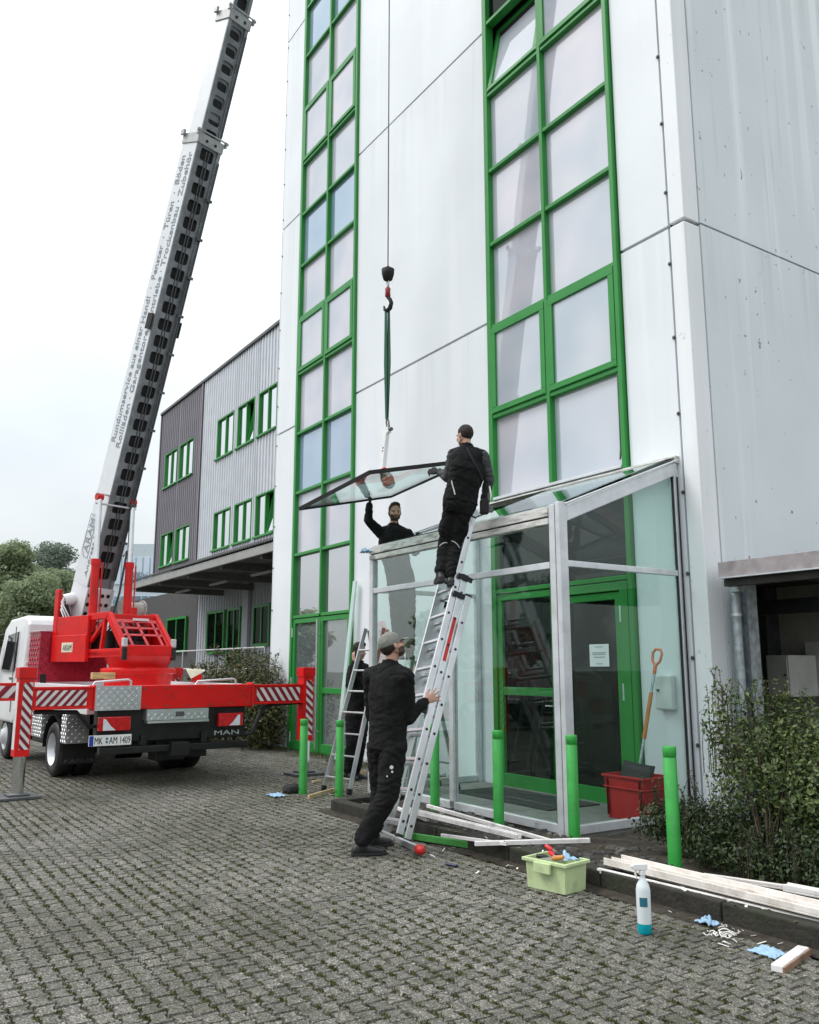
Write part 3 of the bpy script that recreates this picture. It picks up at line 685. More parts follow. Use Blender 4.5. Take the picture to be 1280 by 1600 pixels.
MB().box(XE - .04, -16, WY - .09, WY + .25, WT, WT + .1).build('roof_edge', steel_d, wing, bevel=.01)
MB().box(XE - .05, XE + .02, WY - .06, WY + 9, ZB, WT).box(XD - .05, XD + .05, WY - .065, WY - .05, ZB, WT).build('corner_strip', clad_d, wing)
tilted = {(1, 2), (0, 2)}
for xs_, base in ((lightx, 0), (darkx, 10)):
    for ci, (a, b_) in enumerate(xs_):
        for ri, (z0, z1) in enumerate(rows):
            w = MB(); t_ = .045; y0 = WY + .02; y1 = WY + .12
            w.box(a, a + t_, WY - .02, y1, z0, z1).box(b_ - t_, b_, WY - .02, y1, z0, z1).box(a + t_, b_ - t_, WY - .02, y1, z1 - t_, z1)
            w.box(a - .04, b_ + .04, WY - .09, y1, z0 - .03, z0 + .03)
            mx_ = (a + b_) / 2
            w.box(mx_ - .028, mx_ + .028, y0 - .02, y1, z0 + .03, z1 - t_)
            o = w.build('window', green, wing, bevel=.006)
            til = (base == 0 and (ri, ci) in ((1, 1), (0, 2))) or (base == 10 and (ri, ci) == (0, 0))
            MB().box(a + t_, mx_ if til else b_ - t_, y0 + .03, y0 + .045, z0 + .03, z1 - t_).build('pane', pane_w, o)
            if til:
                s_ = MB(); xx0, xx1 = mx_ + .03, b_ - t_ - .005; zz0, zz1 = z0 + .04, z1 - t_ - .01
                s_.box(xx0, xx0 + .05, y0 - .06, y0 - .015, zz0, zz1).box(xx1 - .05, xx1, y0 - .06, y0 - .015, zz0, zz1).box(xx0, xx1, y0 - .06, y0 - .015, zz0, zz0 + .05).box(xx0, xx1, y0 - .06, y0 - .015, zz1 - .05, zz1)
                rm2 = Matrix.Translation((0, y0 + .06, zz0)) @ Matrix.Rotation(R(-9), 4, 'X') @ Matrix.Translation((0, -y0, -zz0))
                s_.xf(rm2); s_.build('tilted_sash', green, o)
                MB().box(xx0 + .04, xx1 - .04, y0 - .04, y0 - .03, zz0 + .04, zz1 - .04).xf(rm2).build('tilted_pane', pane_w, o)
# dock canopy
CY0 = 8.0; cz = aty(428, 846, CY0).z; cxl = aty(200, 915, CY0).x
rf = MB(); n = int((-16.2 - cxl) / .13); pts = []
for i in range(n * 2 + 1):
    x = cxl + i * .065; pts.append((x, .028 if i % 2 else -.028))
m = len(pts)
rf.add([(x, CY0 - .06, cz + .035 + d) for x, d in pts] + [(x, WY + .05, ZB + .42 + d) for x, d in pts], [(i, i + 1, m + i + 1, m + i) for i in range(m - 1)])
rf.build('canopy_roof', M('fibre_cement_sheet', (.10, .10, .10), .8, var=.2), wing, fix=False)
MB().box(cxl, -16.2, CY0 - .02, CY0 + .06, cz - .22, cz - .01).build('canopy_gutter', M('gutter_grey', (.34, .34, .33), .5, .2, dirt=(.15, .15, .14), dirt_amt=.6), wing, bevel=.01)
sf = MB()
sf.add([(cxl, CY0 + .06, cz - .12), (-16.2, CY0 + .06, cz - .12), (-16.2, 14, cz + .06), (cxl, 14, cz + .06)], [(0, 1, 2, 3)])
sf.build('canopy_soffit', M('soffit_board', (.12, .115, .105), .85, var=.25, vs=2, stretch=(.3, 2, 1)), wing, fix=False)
bm_ = MB()
x = cxl + .6
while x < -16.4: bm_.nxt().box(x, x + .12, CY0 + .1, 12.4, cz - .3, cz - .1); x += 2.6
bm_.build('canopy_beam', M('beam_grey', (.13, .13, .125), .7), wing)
lt = MB()
for x in (-27.8, -24.6, -21.4, -18.4): lt.nxt().box(x - .65, x + .65, 9.2, 9.3, cz - .36, cz - .30)
lt.build('strip_light', M('strip_light_housing', (.45, .45, .43), .5), wing, bevel=.01)
# wall and openings at the back of the dock
DWY = 11.2; dz = aty(415, 1075, 9).z
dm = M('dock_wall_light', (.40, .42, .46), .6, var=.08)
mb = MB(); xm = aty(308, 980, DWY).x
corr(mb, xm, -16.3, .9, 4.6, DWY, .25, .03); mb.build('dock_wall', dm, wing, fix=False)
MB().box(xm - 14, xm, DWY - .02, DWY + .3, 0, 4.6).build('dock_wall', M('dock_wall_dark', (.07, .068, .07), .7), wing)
MB().box(xm - 14, -16.3, 9.1, DWY - .06, 0, 1.0).build('dock_platform', M('dock_concrete', (.22, .21, .2), .85, var=.2), wing)
for (pa, pb, yt, yb, kind) in ((325, 352, 955, 1022, 'window'), (357, 377, 950, 1040, 'door'), (397, 423, 945, 1010, 'window'), (262, 292, 965, 1020, 'window')):
    xa, xb = aty(pa, 990, DWY - .05).x, aty(pb, 990, DWY - .05).x; zt, zb = aty((pa + pb) / 2, yt, DWY).z, max(1.0, aty((pa + pb) / 2, yb, DWY).z)
    w = MB(); t_ = .09; y0, y1 = DWY - .12, DWY - .05
    w.box(xa, xa + t_, y0, y1, zb, zt).box(xb - t_, xb, y0, y1, zb, zt).box(xa + t_, xb - t_, y0, y1, zt - t_, zt).box(xa + t_, xb - t_, y0, y1, zb, zb + t_).box((xa + xb) / 2 - .04, (xa + xb) / 2 + .04, y0 + .01, y1, zb + t_, zt - t_)
    o = w.build(kind, green, wing); MB().box(xa + t_, xb - t_, y1 - .03, y1 - .015, zb + t_, zt - t_).build('pane', pane_d, o)
MB().box(aty(384, 990, DWY).x, aty(393, 990, DWY).x, DWY - .16, DWY - .06, 1.0, 4.5).build('pilaster', dm, wing)
# dock railing
rl = thing('dock_railing', 'thin galvanised handrail along the loading dock edge', 'railing', (-23, 9.0, 1.0))
rm_ = M('pale_rail', (.62, .63, .63), .45, .4)
xr0, xr1 = -29.5, aty(414, 1012, 9.0).x
MB().cyl((xr0, 9, 2.04), (xr1, 9, 2.04), .024).nxt().cyl((xr0, 9, 1.5), (xr1, 9, 1.5), .018).build('rail', rm_, rl)
x = xr1
while x > xr0: MB().cyl((x, 9, .9), (x, 9, 2.04), .022).build('post', rm_, rl); x -= 2.1

# ================================================================ things far behind
far = thing('glazed_office_block', 'pale hazy glazed office block seen past the far end of the wing', 'building', (-62, 22, 0))
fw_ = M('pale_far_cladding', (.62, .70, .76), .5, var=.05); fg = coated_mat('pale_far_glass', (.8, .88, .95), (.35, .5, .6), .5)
p0 = at(190, 1045, 66); p1 = at(258, 1045, 66); h1 = at(250, 850, 66).z
dx = (p1 - p0); dx.z = 0; L0 = dx.length; dxn = dx.normalized(); dn = Vector((-dxn.y, dxn.x, 0))
mb = MB(); mb.obox((p0.x + p1.x) / 2 * V(1, 0, 0) + (p0.y + p1.y) / 2 * V(0, 1, 0) + dn * 5 + V(0, 0, h1 / 2), dxn, dn, UP, L0 / 2 + 3, 5, h1 / 2)
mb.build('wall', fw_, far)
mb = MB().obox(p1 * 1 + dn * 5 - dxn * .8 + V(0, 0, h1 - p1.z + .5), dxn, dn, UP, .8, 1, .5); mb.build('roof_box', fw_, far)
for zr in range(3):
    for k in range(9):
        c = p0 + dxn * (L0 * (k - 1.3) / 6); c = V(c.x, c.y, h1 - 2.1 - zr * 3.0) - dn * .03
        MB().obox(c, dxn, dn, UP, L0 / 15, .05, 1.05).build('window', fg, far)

# ================================================================ PLANTS
def leaves(mb, blobs, n, size, shell=.55, up=.3, rg=None, fold=.25):
    rg = rg or rnd
    tot = sum(b[1][0] * b[1][1] * b[1][2] for b in blobs)
    for c, r in blobs:
        k = max(1, int(n * r[0] * r[1] * r[2] / tot))
        for _ in range(k):
            d = Vector((rg.gauss(0, 1), rg.gauss(0, 1), rg.gauss(0, 1))).normalized()
            q = shell + (1 - shell) * rg.random() ** .6
            if rg.random() < .12: q *= rg.uniform(1.0, 1.18)
            p = Vector((c[0] + d.x * r[0] * q, c[1] + d.y * r[1] * q, c[2] + d.z * r[2] * q))
            if p.z < .03: p.z = .03 + rg.random() * .1
            nrm = (d + Vector((rg.gauss(0, .6), rg.gauss(0, .6), rg.gauss(0, .6) + up))).normalized()
            a = nrm.orthogonal().normalized(); a.rotate(Matrix.Rotation(rg.uniform(0, 6.28), 3, nrm)); b = nrm.cross(a)
            s_ = size * rg.uniform(.5, 1.6)
            mb.add([p - a * s_ * .5, p + b * s_ * .27 + nrm * s_ * fold * .3, p + a * s_ * .55, p - b * s_ * .27 + nrm * s_ * fold * .3], [(0, 1, 2, 3)])
def twigs(mb, base, tips, r0=.02):
    for t in tips:
        base_, t = Vector(base), Vector(t); m_ = (base_ + t) / 2 + Vector((rnd.gauss(0, .08), rnd.gauss(0, .08), .1)) * (t - base_).length * .5
        mb.tube([base_, m_, t], [r0, r0 * .6, r0 * .25], 5)
def shrub(name, label, cat, base, blobs, n, size, mat_, group=None, sprays=0, up=.3, shell=.5, r0=.015):
    t = thing(name, label, cat, base, 0, group)
    mb = MB(); leaves(mb, blobs, n, size, shell, up)
    st_ = MB()
    tips = [Vector(b[0]) + Vector((rnd.gauss(0, .3) * b[1][0], rnd.gauss(0, .3) * b[1][1], b[1][2] * rnd.uniform(.2, .6))) for b in blobs for _ in range(2)]
    for _ in range(sprays):
        b = rnd.choice(blobs); c, r = Vector(b[0]), b[1]
        p = c + Vector((rnd.uniform(-1, 1) * r[0] * .9, rnd.uniform(-1, 1) * r[1] * .8, r[2] * .75)); q = p + Vector((rnd.gauss(0, .05), rnd.gauss(0, .05), rnd.uniform(.08, .24)))
        st_.tube([p - V(0, 0, .2), p, q], [.0035, .003, .0015], 4)
        for k in range(16):
            f = rnd.random(); x = p.lerp(q, f); a = rnd.uniform(0, 6.28); d = Vector((math.cos(a), math.sin(a), rnd.uniform(.1, .9))).normalized(); e = d.cross(UP).normalized()
            s_ = size * rnd.uniform(.7, 1.2)
            mb.add([x, x + d * s_ * .5 + e * s_ * .28, x + d * s_, x + d * s_ * .5 - e * s_ * .28], [(0, 1, 2, 3)])
    mb.build('foliage', mat_, t, fix=False)
    twigs(st_, base, tips, r0); st_.build('stem', bark, t)
    return t
# tall privet-like shrub in front of the corner
bl = []
for px, py, hd_, rx, rz_ in ((1130, 1140, 6.75, .17, .34), (1165, 1160, 6.85, .26, .36), (1205, 1165, 6.9, .30, .40), (1250, 1170, 6.8, .34, .42), (1295, 1195, 6.6, .4, .42), (1150, 1215, 6.6, .24, .30), (1200, 1225, 6.6, .36, .32), (1255, 1235, 6.5, .36, .32), (1300, 1250, 6.3, .4, .35), (1350, 1215, 6.5, .45, .45)):
    c = at(px, py, hd_); bl.append((c, (rx, rx, rz_)))
shrub('tall_shrub', 'tall loose green shrub with upright sprays before the white corner', 'shrub', V(at(1200, 1320, 6.25).x, at(1200, 1320, 6.25).y, .05), bl, 16500, .034, leafA, sprays=110, shell=.25, r0=.009)
bl = []
for px, py, hd_, rx, rz_ in ((1022, 1285, 7.15, .17, .17), (1048, 1282, 7.2, .22, .19), (1085, 1285, 7.1, .26, .21), (1130, 1295, 6.9, .30, .22), (1180, 1305, 6.7, .32, .22), (1230, 1315, 6.5, .34, .22), (1285, 1330, 6.2, .36, .22), (1110, 1325, 6.75, .26, .14), (1170, 1340, 6.4, .28, .14), (1235, 1355, 6.15, .3, .14), (1300, 1370, 5.95, .3, .14), (1345, 1340, 6.0, .4, .22)):
    c = at(px, py, hd_); c.z = max(.16, c.z); bl.append((c, (rx, rx, rz_)))
shrub('low_hedge', 'low dark spreading evergreen hedge around the foot of the tall shrub', 'hedge', V(bl[3][0].x, bl[3][0].y, .05), bl, 22000, .028, leafB, sprays=90, shell=.3, r0=.005)
# shrubs in front of the dock
for k, (px, py, hd_, rx, rz_, lab) in enumerate(((330, 1075, 18.2, .75, .5, 'scrubby olive shrub below the dock railing nearest the crane drum'), (368, 1066, 17.8, .8, .66, 'tallest scrubby shrub in the middle below the dock railing'), (402, 1072, 17.0, .6, .62, 'scrubby brownish shrub below the dock railing against the tower edge'))):
    c = at(px, py, hd_); shrub('dock_shrub', lab, 'shrub', V(c.x, c.y, 0), [(c, (rx, .6, rz_)), (V(c.x + .3, c.y, c.z - .55), (rx * 1.1, .7, .65))], 6500, .06, leafE, 'shrubs in front of the loading dock', sprays=60, shell=.2)
c = V(-17.3, 7.9, .8)
shrub('dark_shrub', 'dark green shrub squeezed between the crane lorry and the tower edge', 'shrub', V(c.x, c.y, 0), [(c, (.8, .5, .85)), (V(-16.5, 7.5, .45), (.4, .35, .45)), (V(-18.4, 8.0, .6), (.7, .5, .6))], 8000, .065, leafB, sprays=14, shell=.3)
def tree(label, base, h, crown, n, size, mat_, group, name='broadleaf_tree'):
    t = thing(name, label, 'tree', base, 0, group); base = Vector(base)
    tr = MB(); ctr = Vector((0, 0, 0))
    for c, r in crown: ctr += Vector(c)
    ctr /= len(crown)
    top = base.lerp(V(base.x, base.y, ctr.z), .8)
    tr.tube([base, base.lerp(top, .5) + V(rnd.gauss(0, .1), rnd.gauss(0, .1), 0), top], [h * .03, h * .023, h * .015], 9)
    for c, r in crown:
        c = Vector(c); s_ = base.lerp(top, rnd.uniform(.45, .95)); tr.tube([s_, s_.lerp(c, .55) + V(0, 0, .2), c, c + V(rnd.gauss(0, .3), rnd.gauss(0, .3), r[2] * .6)], [h * .011, h * .008, h * .005, h * .002], 6)
    tr.build('trunk', bark, t)
    mb = MB(); leaves(mb, crown, n, size, .45, .35); mb.build('crown', mat_, t, fix=False)
    return t
def blob_tree(label, px, hd_, px_top, rad, n, size, mat_, group, seed, base_xy=None, hgt=None):
    global rnd
    save = rnd; rnd = random.Random(seed)
    if base_xy is None:
        b = at(px, 1045, hd_); base = V(b.x, b.y, -.01); h = at(px, px_top, hd_).z
    else: base = V(base_xy[0], base_xy[1], -.01); h = hgt
    cr_ = []
    for k in range(46):
        a = rnd.uniform(0, 6.28); f = rnd.uniform(.25, 1); q = rad * rnd.uniform(.2, .8) * (1.15 - f * .6)
        r_ = rad * rnd.uniform(.16, .36); z = h * (.12 + .8 * f)
        cr_.append(((base.x + math.cos(a) * q, base.y + math.sin(a) * q, min(z, h - r_ * .75)), (r_, r_, r_ * .8)))
    tree(label, base, h, cr_, n, size, mat_, group); rnd = save
G_T = 'trees beyond the lorry cab'
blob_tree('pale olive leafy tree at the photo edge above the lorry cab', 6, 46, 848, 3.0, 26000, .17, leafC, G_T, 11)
blob_tree('dark grey green tree standing tallest behind the lorry cab', 66, 56, 838, 3.1, 26000, .17, leafD, G_T, 12)
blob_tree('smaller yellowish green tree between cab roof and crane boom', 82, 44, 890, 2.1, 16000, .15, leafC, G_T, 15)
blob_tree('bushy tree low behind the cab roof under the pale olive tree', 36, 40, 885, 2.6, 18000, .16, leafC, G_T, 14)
# the belt of trees and parked cars across the yard that the glazing mirrors
G_M = 'trees across the yard mirrored in the glazing'
for k in range(9):
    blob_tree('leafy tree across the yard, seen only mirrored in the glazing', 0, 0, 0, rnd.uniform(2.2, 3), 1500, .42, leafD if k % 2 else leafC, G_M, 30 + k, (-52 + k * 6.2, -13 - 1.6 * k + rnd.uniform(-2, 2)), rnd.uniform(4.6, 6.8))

# ================================================================ BOLLARDS
G_B = 'green bollards along the entrance'
def bollard(base, label, first=[]):
    if not first:
        t = thing('bollard', label, 'bollard', base, 0, G_B); first.append(t)
        b = Vector(base)
        MB().lathe(b, UP, [(.049, -.05), (.049, .80), (.046, .803), (.046, .812), (.049, .815)]).build('post', green_b, t)
        MB().lathe(b + V(0, 0, .8155), UP, [(.047, 0), (.0495, .003), (.0495, .066), (.047, .070), (.001, .072)]).build('cap', green_b, t)
        MB().cyl(b + V(.012, -.044, .84), b + V(.013, -.0535, .84), .006, n=8).nxt().cyl(b + V(.012, -.044, .06), b + V(.014, -.054, .06), .010, n=8).build('screw', steel_d, t)
        return t
    t = copy_tree(first[0]); t.location = base; t['label'] = label
    return t
for px, py, z, lab in ((473, 1240, 0, 'green bollard beside the right rear outrigger of the crane lorry'), (530, 1244, 0, 'green bollard in front of the step ladder at the kerb end'),
                       (680, 1267, .05, 'green bollard just behind the leaning ladder'), (780, 1297, .05, 'green bollard before the middle of the wide porch pane'),
                       (898, 1317, .05, 'green bollard at the front porch corner behind the tool crate'), (1056, 1364, .05, 'green bollard standing in the low hedge')):
    p = gz(px, py, z); bollard((p.x, p.y, z), lab)

# ================================================================ CRANE LORRY
TL = V(-11.44, 3.82, 0); TA = R(93.385)
truck = thing('crane_lorry', 'red and white crane lorry with raised telescopic boom on outriggers', 'crane lorry', TL, TA)
TM = WM[truck.name]
BF = Matrix.Translation((-.04, 1.5, 0)) @ Matrix.Rotation(R(13.5), 4, 'Z')
def tb(mb, name, mat_, parent=truck, bevel=0., boom=False, **k):
    if boom: mb.xf(BF)
    return mb.build(name, mat_, parent, bevel=bevel, local=True, **k)
def tx_(name, body, size, o, xd, yd, mat_, parent, boom=False, **k):
    A = TM @ BF if boom else TM; r3 = A.to_3x3()
    return text_mesh(name, body, size, A @ Vector(o), r3 @ Vector(xd), r3 @ Vector(yd), mat_, parent, **k)
def checker(mb, o, u, v, w, h, pitch=.05):
    """raised tear pattern of tread plate"""
    o, u, v = Vector(o), Vector(u).normalized(), Vector(v).normalized(); n = u.cross(v)
    for i in range(int(w / pitch)):
        for j in range(int(h / pitch)):
            c = o + u * (i + .5) * pitch + v * (j + .5) * pitch; s_ = 1 if (i + j) % 2 else -1
            a = (u + v * s_).normalized() * pitch * .46; b = (u - v * s_).normalized() * pitch * .13
            mb.add([c - a, c + b, c + a, c - b, c - a * .5 + n * pitch * .11, c + a * .5 + n * pitch * .11], [(0, 1, 4), (1, 2, 5, 4), (2, 3, 5), (3, 0, 4, 5)])
# chassis and rear
tb(MB().box(-.42, -.34, .1, 6.2, .55, .82).box(.34, .42, .1, 6.2, .55, .82).box(-.42, .42, .3, .4, .55, .82).box(-.42, .42, 2.9, 3.0, .55, .82), 'chassis', blackp)
tb(MB().box(-1.05, .98, .02, .16, .58, .99).box(-1.02, 1.0, -.06, .05, .44, .53).box(-.5, -.42, -.05, .05, .53, .66).box(.32, .4, -.05, .05, .53, .66).box(-.12, .12, -.14, .04, .38, .56).box(-.2, .2, .2, .5, .3, .55), 'rear_bumper', blackp, bevel=.012)
ub = MB().box(-.62, .62, .35, 1.45, .42, .86).box(-.33, .33, 2.5, 4.2, .36, .8).box(-.95, -.45, 2.55, 3.6, .38, .86).box(.45, .95, 2.55, 3.6, .42, .86)
ub.cyl((-.9, 1.95, .375), (.9, 1.95, .375), .09, n=14).cyl((-.2, 1.95, .38), (.2, 1.95, .38), .19, n=18).cyl((-.9, 5.0, .36), (.9, 5.0, .36), .07, n=12).box(-.9, .9, 3.95, 5.9, .5, .7)
tb(ub, 'running_gear_shade_fill', blackp, bevel=.02)  # axles plus filler boxes added to deepen the shade under the lorry
tb(MB().box(-1.1, 1.08, .3, 3.75, .92, 1.0).box(-1.1, -1.04, .35, 3.75, 1.0, 1.29).box(1.02, 1.08, .35, 3.75, 1.0, 1.29), 'deck', white, bevel=.008)
lk = MB()
for y in (.85, 2.2): lk.nxt().box(-1.125, -1.1, y, y + .26, 1.12, 1.16).box(-1.13, -1.1, y + .2, y + .25, 1.1, 1.18)
tb(lk, 'latch', steel_d, bevel=.004)
beam = tb(MB().box(-.545, 1.02, -.09, .10, .99, 1.29).box(-1.12, -.545, -.08, .10, .995, 1.285).box(-1.14, -1.12, -.10, .11, .98, 1.3).box(1.02, 1.045, -.10, .11, .975, 1.31), 'crossbeam', red, bevel=.01)
cb = MB().box(-1.12, -.545, -.10, -.081, .985, 1.287); checker(cb, (-1.11, -.1005, .99), (1, 0, 0), (0, 0, 1), .56, .29, .048)
cb.box(-1.125, -1.119, -.1, .08, .985, 1.287)
tb(cb, 'tread_plate', alu, fix=False)
cb = MB().box(-.47, .37, -.13, .05, .845, .985); checker(cb, (-.47, -.1305, .85), (1, 0, 0), (0, 0, 1), .84, .13, .045); cb.box(-.46, .38, -.135, .0, .81, .84)
dr = tb(cb, 'tool_drawer', alu, fix=False)
tb(MB().box(-.09, .03, -.145, -.131, .89, .95), 'handle', steel_d, dr, bevel=.006)
# stripes
st_w = M('reflective_white', (.72, .70, .70), .4, var=.08, dirt=(.35, .3, .3), dirt_amt=.5, dirt_scale=9); st_r = M('reflective_dark_red', (.22, .006, .018), .4, var=.15)
def stripes(mb, o, u, v, w, h, n, lean):
    o, u, v = Vector(o), Vector(u), Vector(v); nn = u.cross(v).normalized()
    mb.mat(0).add([o, o + u * w, o + u * w + v * h, o + v * h], [(0, 1, 2, 3)]); mb.mat(1)
    p = w / n
    for k in range(-2, n + 2):
        a = k * p; poly = [(a, 0), (a + p * .5, 0), (a + p * .5 + lean, h), (a + lean, h)]
        if min(q[0] for q in poly) < 0 or max(q[0] for q in poly) > w:
            # clip by u range
            def clip(poly, lim, sgn):
                res = []
                for i in range(len(poly)):
                    A_, B_ = poly[i], poly[(i + 1) % len(poly)]; ia, ib = sgn * (A_[0] - lim) <= 0, sgn * (B_[0] - lim) <= 0
                    if ia: res.append(A_)
                    if ia != ib: f = (lim - A_[0]) / (B_[0] - A_[0]); res.append((lim, A_[1] + (B_[1] - A_[1]) * f))
                return res
            poly = clip(clip(poly, 0, -1), w, 1)
        if len(poly) > 2: mb.add([o + nn * .002 + u * x + v * y for x, y in poly], [tuple(range(len(poly)))])
    mb.mat(0)
def outrigger(side, yb, xl, x_in, zt=1.52, face=-1):
    s_ = side
    arm = MB(); xa, xb = sorted((x_in, xl - s_ * .06)); y0, y1 = yb - .07, yb + .07
    arm.box(xa, xb, y0, y1, 1.02, 1.28).box(xa, xb, y0 - .012, y0, 1.255, 1.285).box(xa, xb, y0 - .012, y0, 1.012, 1.035)
    o = tb(arm, 'outrigger', red, bevel=.008)
    sm = MB(); stripes(sm, (xa + .06, y0 - .003, 1.055), (1, 0, 0), (0, 0, 1), xb - xa - .14, .185, 6, .16 if s_ < 0 else -.13)
    tb(sm, 'warning_stripes', [st_w, st_r], o, fix=False)
    lg = MB().box(xl - .085, xl + .085, yb - .085, yb + .085, .48, zt - .12).box(xl - .10, xl + .10, yb - .10, yb + .10, zt - .13, zt - .005).box(xl - .07, xl + .07, yb - .07, yb + .07, zt - .005, zt)
    lg.cyl((xl + s_ * .05, yb - .1, 1.33), (xl + s_ * .05, yb - .112, 1.33), .02, n=10)
    tb(lg, 'leg', red, o, bevel=.01)
    sm = MB(); stripes(sm, (xl + .07, yb - .0875, .56), (0, 0, 1), (-1, 0, 0), .78, .11, 7, -.13 * s_ if s_ < 0 else .1)
    tb(sm, 'warning_stripes', [st_w, st_r], o, fix=False)
    sm = MB(); xs = xl + s_ * .0875
    stripes(sm, (xs, yb - .07 * 1, .56) if s_ > 0 else (xs, yb + .07, .56), (0, 0, 1), (0, -1, 0) if s_ < 0 else (0, 1, 0), .78, .13, 7, .12)
    tb(sm, 'warning_stripes', [st_w, st_r], o, fix=False)
    tb(MB().cyl((xl, yb, .06), (xl, yb, .5), .072, n=24), 'piston', chrome, o)
    tb(MB().box(xl - .23, xl + .23, yb - .2, yb + .2, .0, .035).box(xl - .12, xl + .12, yb - .12, yb + .12, .036, .06), 'foot_plate', steel_d, o, bevel=.008)
outrigger(-1, 0, -1.93, -1.14); outrigger(1, 0, 1.93, 1.045)
outrigger(-1, 3.45, -2.35, -.9); outrigger(1, 3.45, 1.3, .9)
tb(MB().tube([(1.0, .05, .6), (1.1, .03, .62), (1.25, .03, .95), (1.4, .03, 1.0), (1.85, .03, 1.02)], .03, 8).nxt().tube([(-1.0, .1, .8), (-1.12, .06, .78), (-1.3, .05, .97), (-1.8, .04, .985)], .028, 8), 'hydraulic_hose', black)
# lights, plate, lettering
for s_, x0, x1 in ((-1, -1.05, -.65), (1, .55, .91)):
    l = tb(MB().box(x0, x1, -.075, -.0, .73, .905), 'tail_light', M('tail_light_lens', (.55, .006, .01), .2, coat=.5, var=.25, vs=20), bevel=.012)
    xa = x0 + .05 if s_ < 0 else x1 - .05
    tb(MB().add([(xa, -.078, .74), (xa - s_ * .16, -.078, .74), (xa - s_ * .10, -.078, .79), (xa - s_ * .03, -.078, .88), (xa, -.078, .88)], [(0, 1, 2, 3, 4)]), 'reverse_lens', M('clear_lens', (.72, .76, .82), .15, coat=.5), l, fix=False)
pl = tb(MB().box(-1.165, -.635, -.085, -.07, .555, .685), 'number_plate', M('plate_white', (.80, .80, .78), .4), bevel=.004)
tb(MB().box(-1.16, -1.11, -.089, -.0855, .56, .68), 'country_band', M('plate_blue', (.01, .05, .35), .4), pl)
tx_('plate_lettering', 'MK    AM 1409', .118, (-1.1, -.0862, .579), (1, 0, 0), (0, 0, 1), blk, pl, width=.445)
tb(MB().cyl((-.945, -.0855, .64), (-.945, -.0885, .64), .016, n=12).cyl((-.945, -.0855, .60), (-.945, -.0885, .60), .016, n=12), 'plate_seal', M('seal_grey', (.10, .2, .3), .5), pl)
tx_('maker_lettering', 'MAN', .085, (.52, .018, .615), (1, 0, 0), (0, 0, 1), alu_l, truck, width=.36)
tx_('mudflap_lettering', 'KAISUB', .07, (-1.03, 1.4565, .22), (1, 0, 0), (0, 0, 1), steel_d, truck, width=.40)
# wheels
def wheel(x, y, s_, dual, r=.375):
    w = tb(MB().lathe((x - s_ * .23, y, r), (s_, 0, 0), [(r * .62, 0), (r * .93, 0), (r, .03), (r, .20), (r * .93, .23), (r * .60, .235), (r * .58, .2)], 36, caps=False), 'wheel', black)
    if dual: tb(MB().lathe((x - s_ * .5, y, r), (s_, 0, 0), [(r * .55, 0), (r * .93, 0), (r, .03), (r, .20), (r * .93, .23), (r * .55, .23)], 30, caps=False), 'tyre', black, w)
    tb(MB().lathe((x, y, r), (s_, 0, 0), [(r * .60, .01), (r * .55, -.005), (r * .51, -.13), (r * .34, -.16), (r * .33, -.155)] if dual else [(r * .60, .01), (r * .5, .0), (r * .42, -.02), (r * .3, .06), (.001, .07)], 30, caps=False), 'rim', alu_l, w)
    if dual: tb(MB().lathe((x - s_ * .17, y, r), (s_, 0, 0), [(r * .36, 0), (r * .34, .03), (r * .25, .10), (r * .2, .12), (.001, .12)], 24), 'hub', steel_d, w)
_w = wheel; wheel(-1.06, 1.95, -1, True); wheel(1.06, 1.95, 1, True); wheel(-1.05, 5.0, -1, False); wheel(1.05, 5.0, 1, False)
mg = MB()
for s_ in (-1, 1):
    mg.nxt(); pts = [(s_ * 1.08, 1.95 + math.cos(a) * .47, .375 + math.sin(a) * .47) for a in [R(q) for q in range(0, 181, 15)]]
    for p, q in zip(pts[:-1], pts[1:]): mg.add([p, q, (q[0] - s_ * .55, q[1], q[2]), (p[0] - s_ * .55, p[1], p[2])], [(0, 1, 2, 3)])
    mg.box(min(s_ * 1.06, s_ * .6), max(s_ * 1.06, s_ * .6), 1.46, 1.475, .2, .55)
tb(mg, 'mudguard', blackp, fix=False)
cb = MB()
for (x0, y0, y1, z0, z1) in ((-1.09, 1.2, 1.45, .5, .92), (-1.09, 2.5, 3.1, .5, .95), (-1.09, 3.9, 4.3, .55, 1.2)):
    cb.nxt().box(x0, x0 + .02, y0, y1, z0, z1).box(x0, x0 + .3, y0 - .012, y0 - .002, z0, z1); checker(cb, (x0 - .0005, y1, z0), (0, -1, 0), (0, 0, 1), y1 - y0, z1 - z0, .05); checker(cb, (x0, y0 - .0125, z0), (1, 0, 0), (0, 0, 1), .3, z1 - z0, .05)
tb(cb, 'tread_plate', alu, fix=False)
# red tread-plate locker, pallet block, deck rails
cb = MB().box(-1.09, -.05, 2.95, 3.6, 1.3, 2.05).box(-1.1, -.04, 2.94, 3.61, 2.051, 2.075); checker(cb, (-1.09, 2.949, 1.31), (1, 0, 0), (0, 0, 1), 1.04, .72, .075); checker(cb, (-1.0905, 3.59, 1.31), (0, -1, 0), (0, 0, 1), .64, .72, .075)
tb(cb, 'locker', maroon, fix=False)
tb(MB().box(-.86, -.55, .95, 1.05, 1.36, 1.45), 'timber_block', M('raw_timber', (.50, .34, .16), .8, var=.3, stretch=(1, 6, 6)), bevel=.006)
rl_ = MB()
for x0, x1 in ((-1.05, -.55), (.35, .95)): rl_.nxt().tube([(x0, .3, 1.28), (x0 + .03, .3, 1.33), (x1 - .04, .3, 1.36), (x1, .3, 1.34), (x1, .3, 1.28)], .014, 8)
tb(rl_, 'grab_rail', alu_l)
tb(MB().prism([(.38, .72, 1.48), (.43, .66, 1.36), (.68, .75, 1.47)], (.0, .02, .02)), 'flap_board', cream)
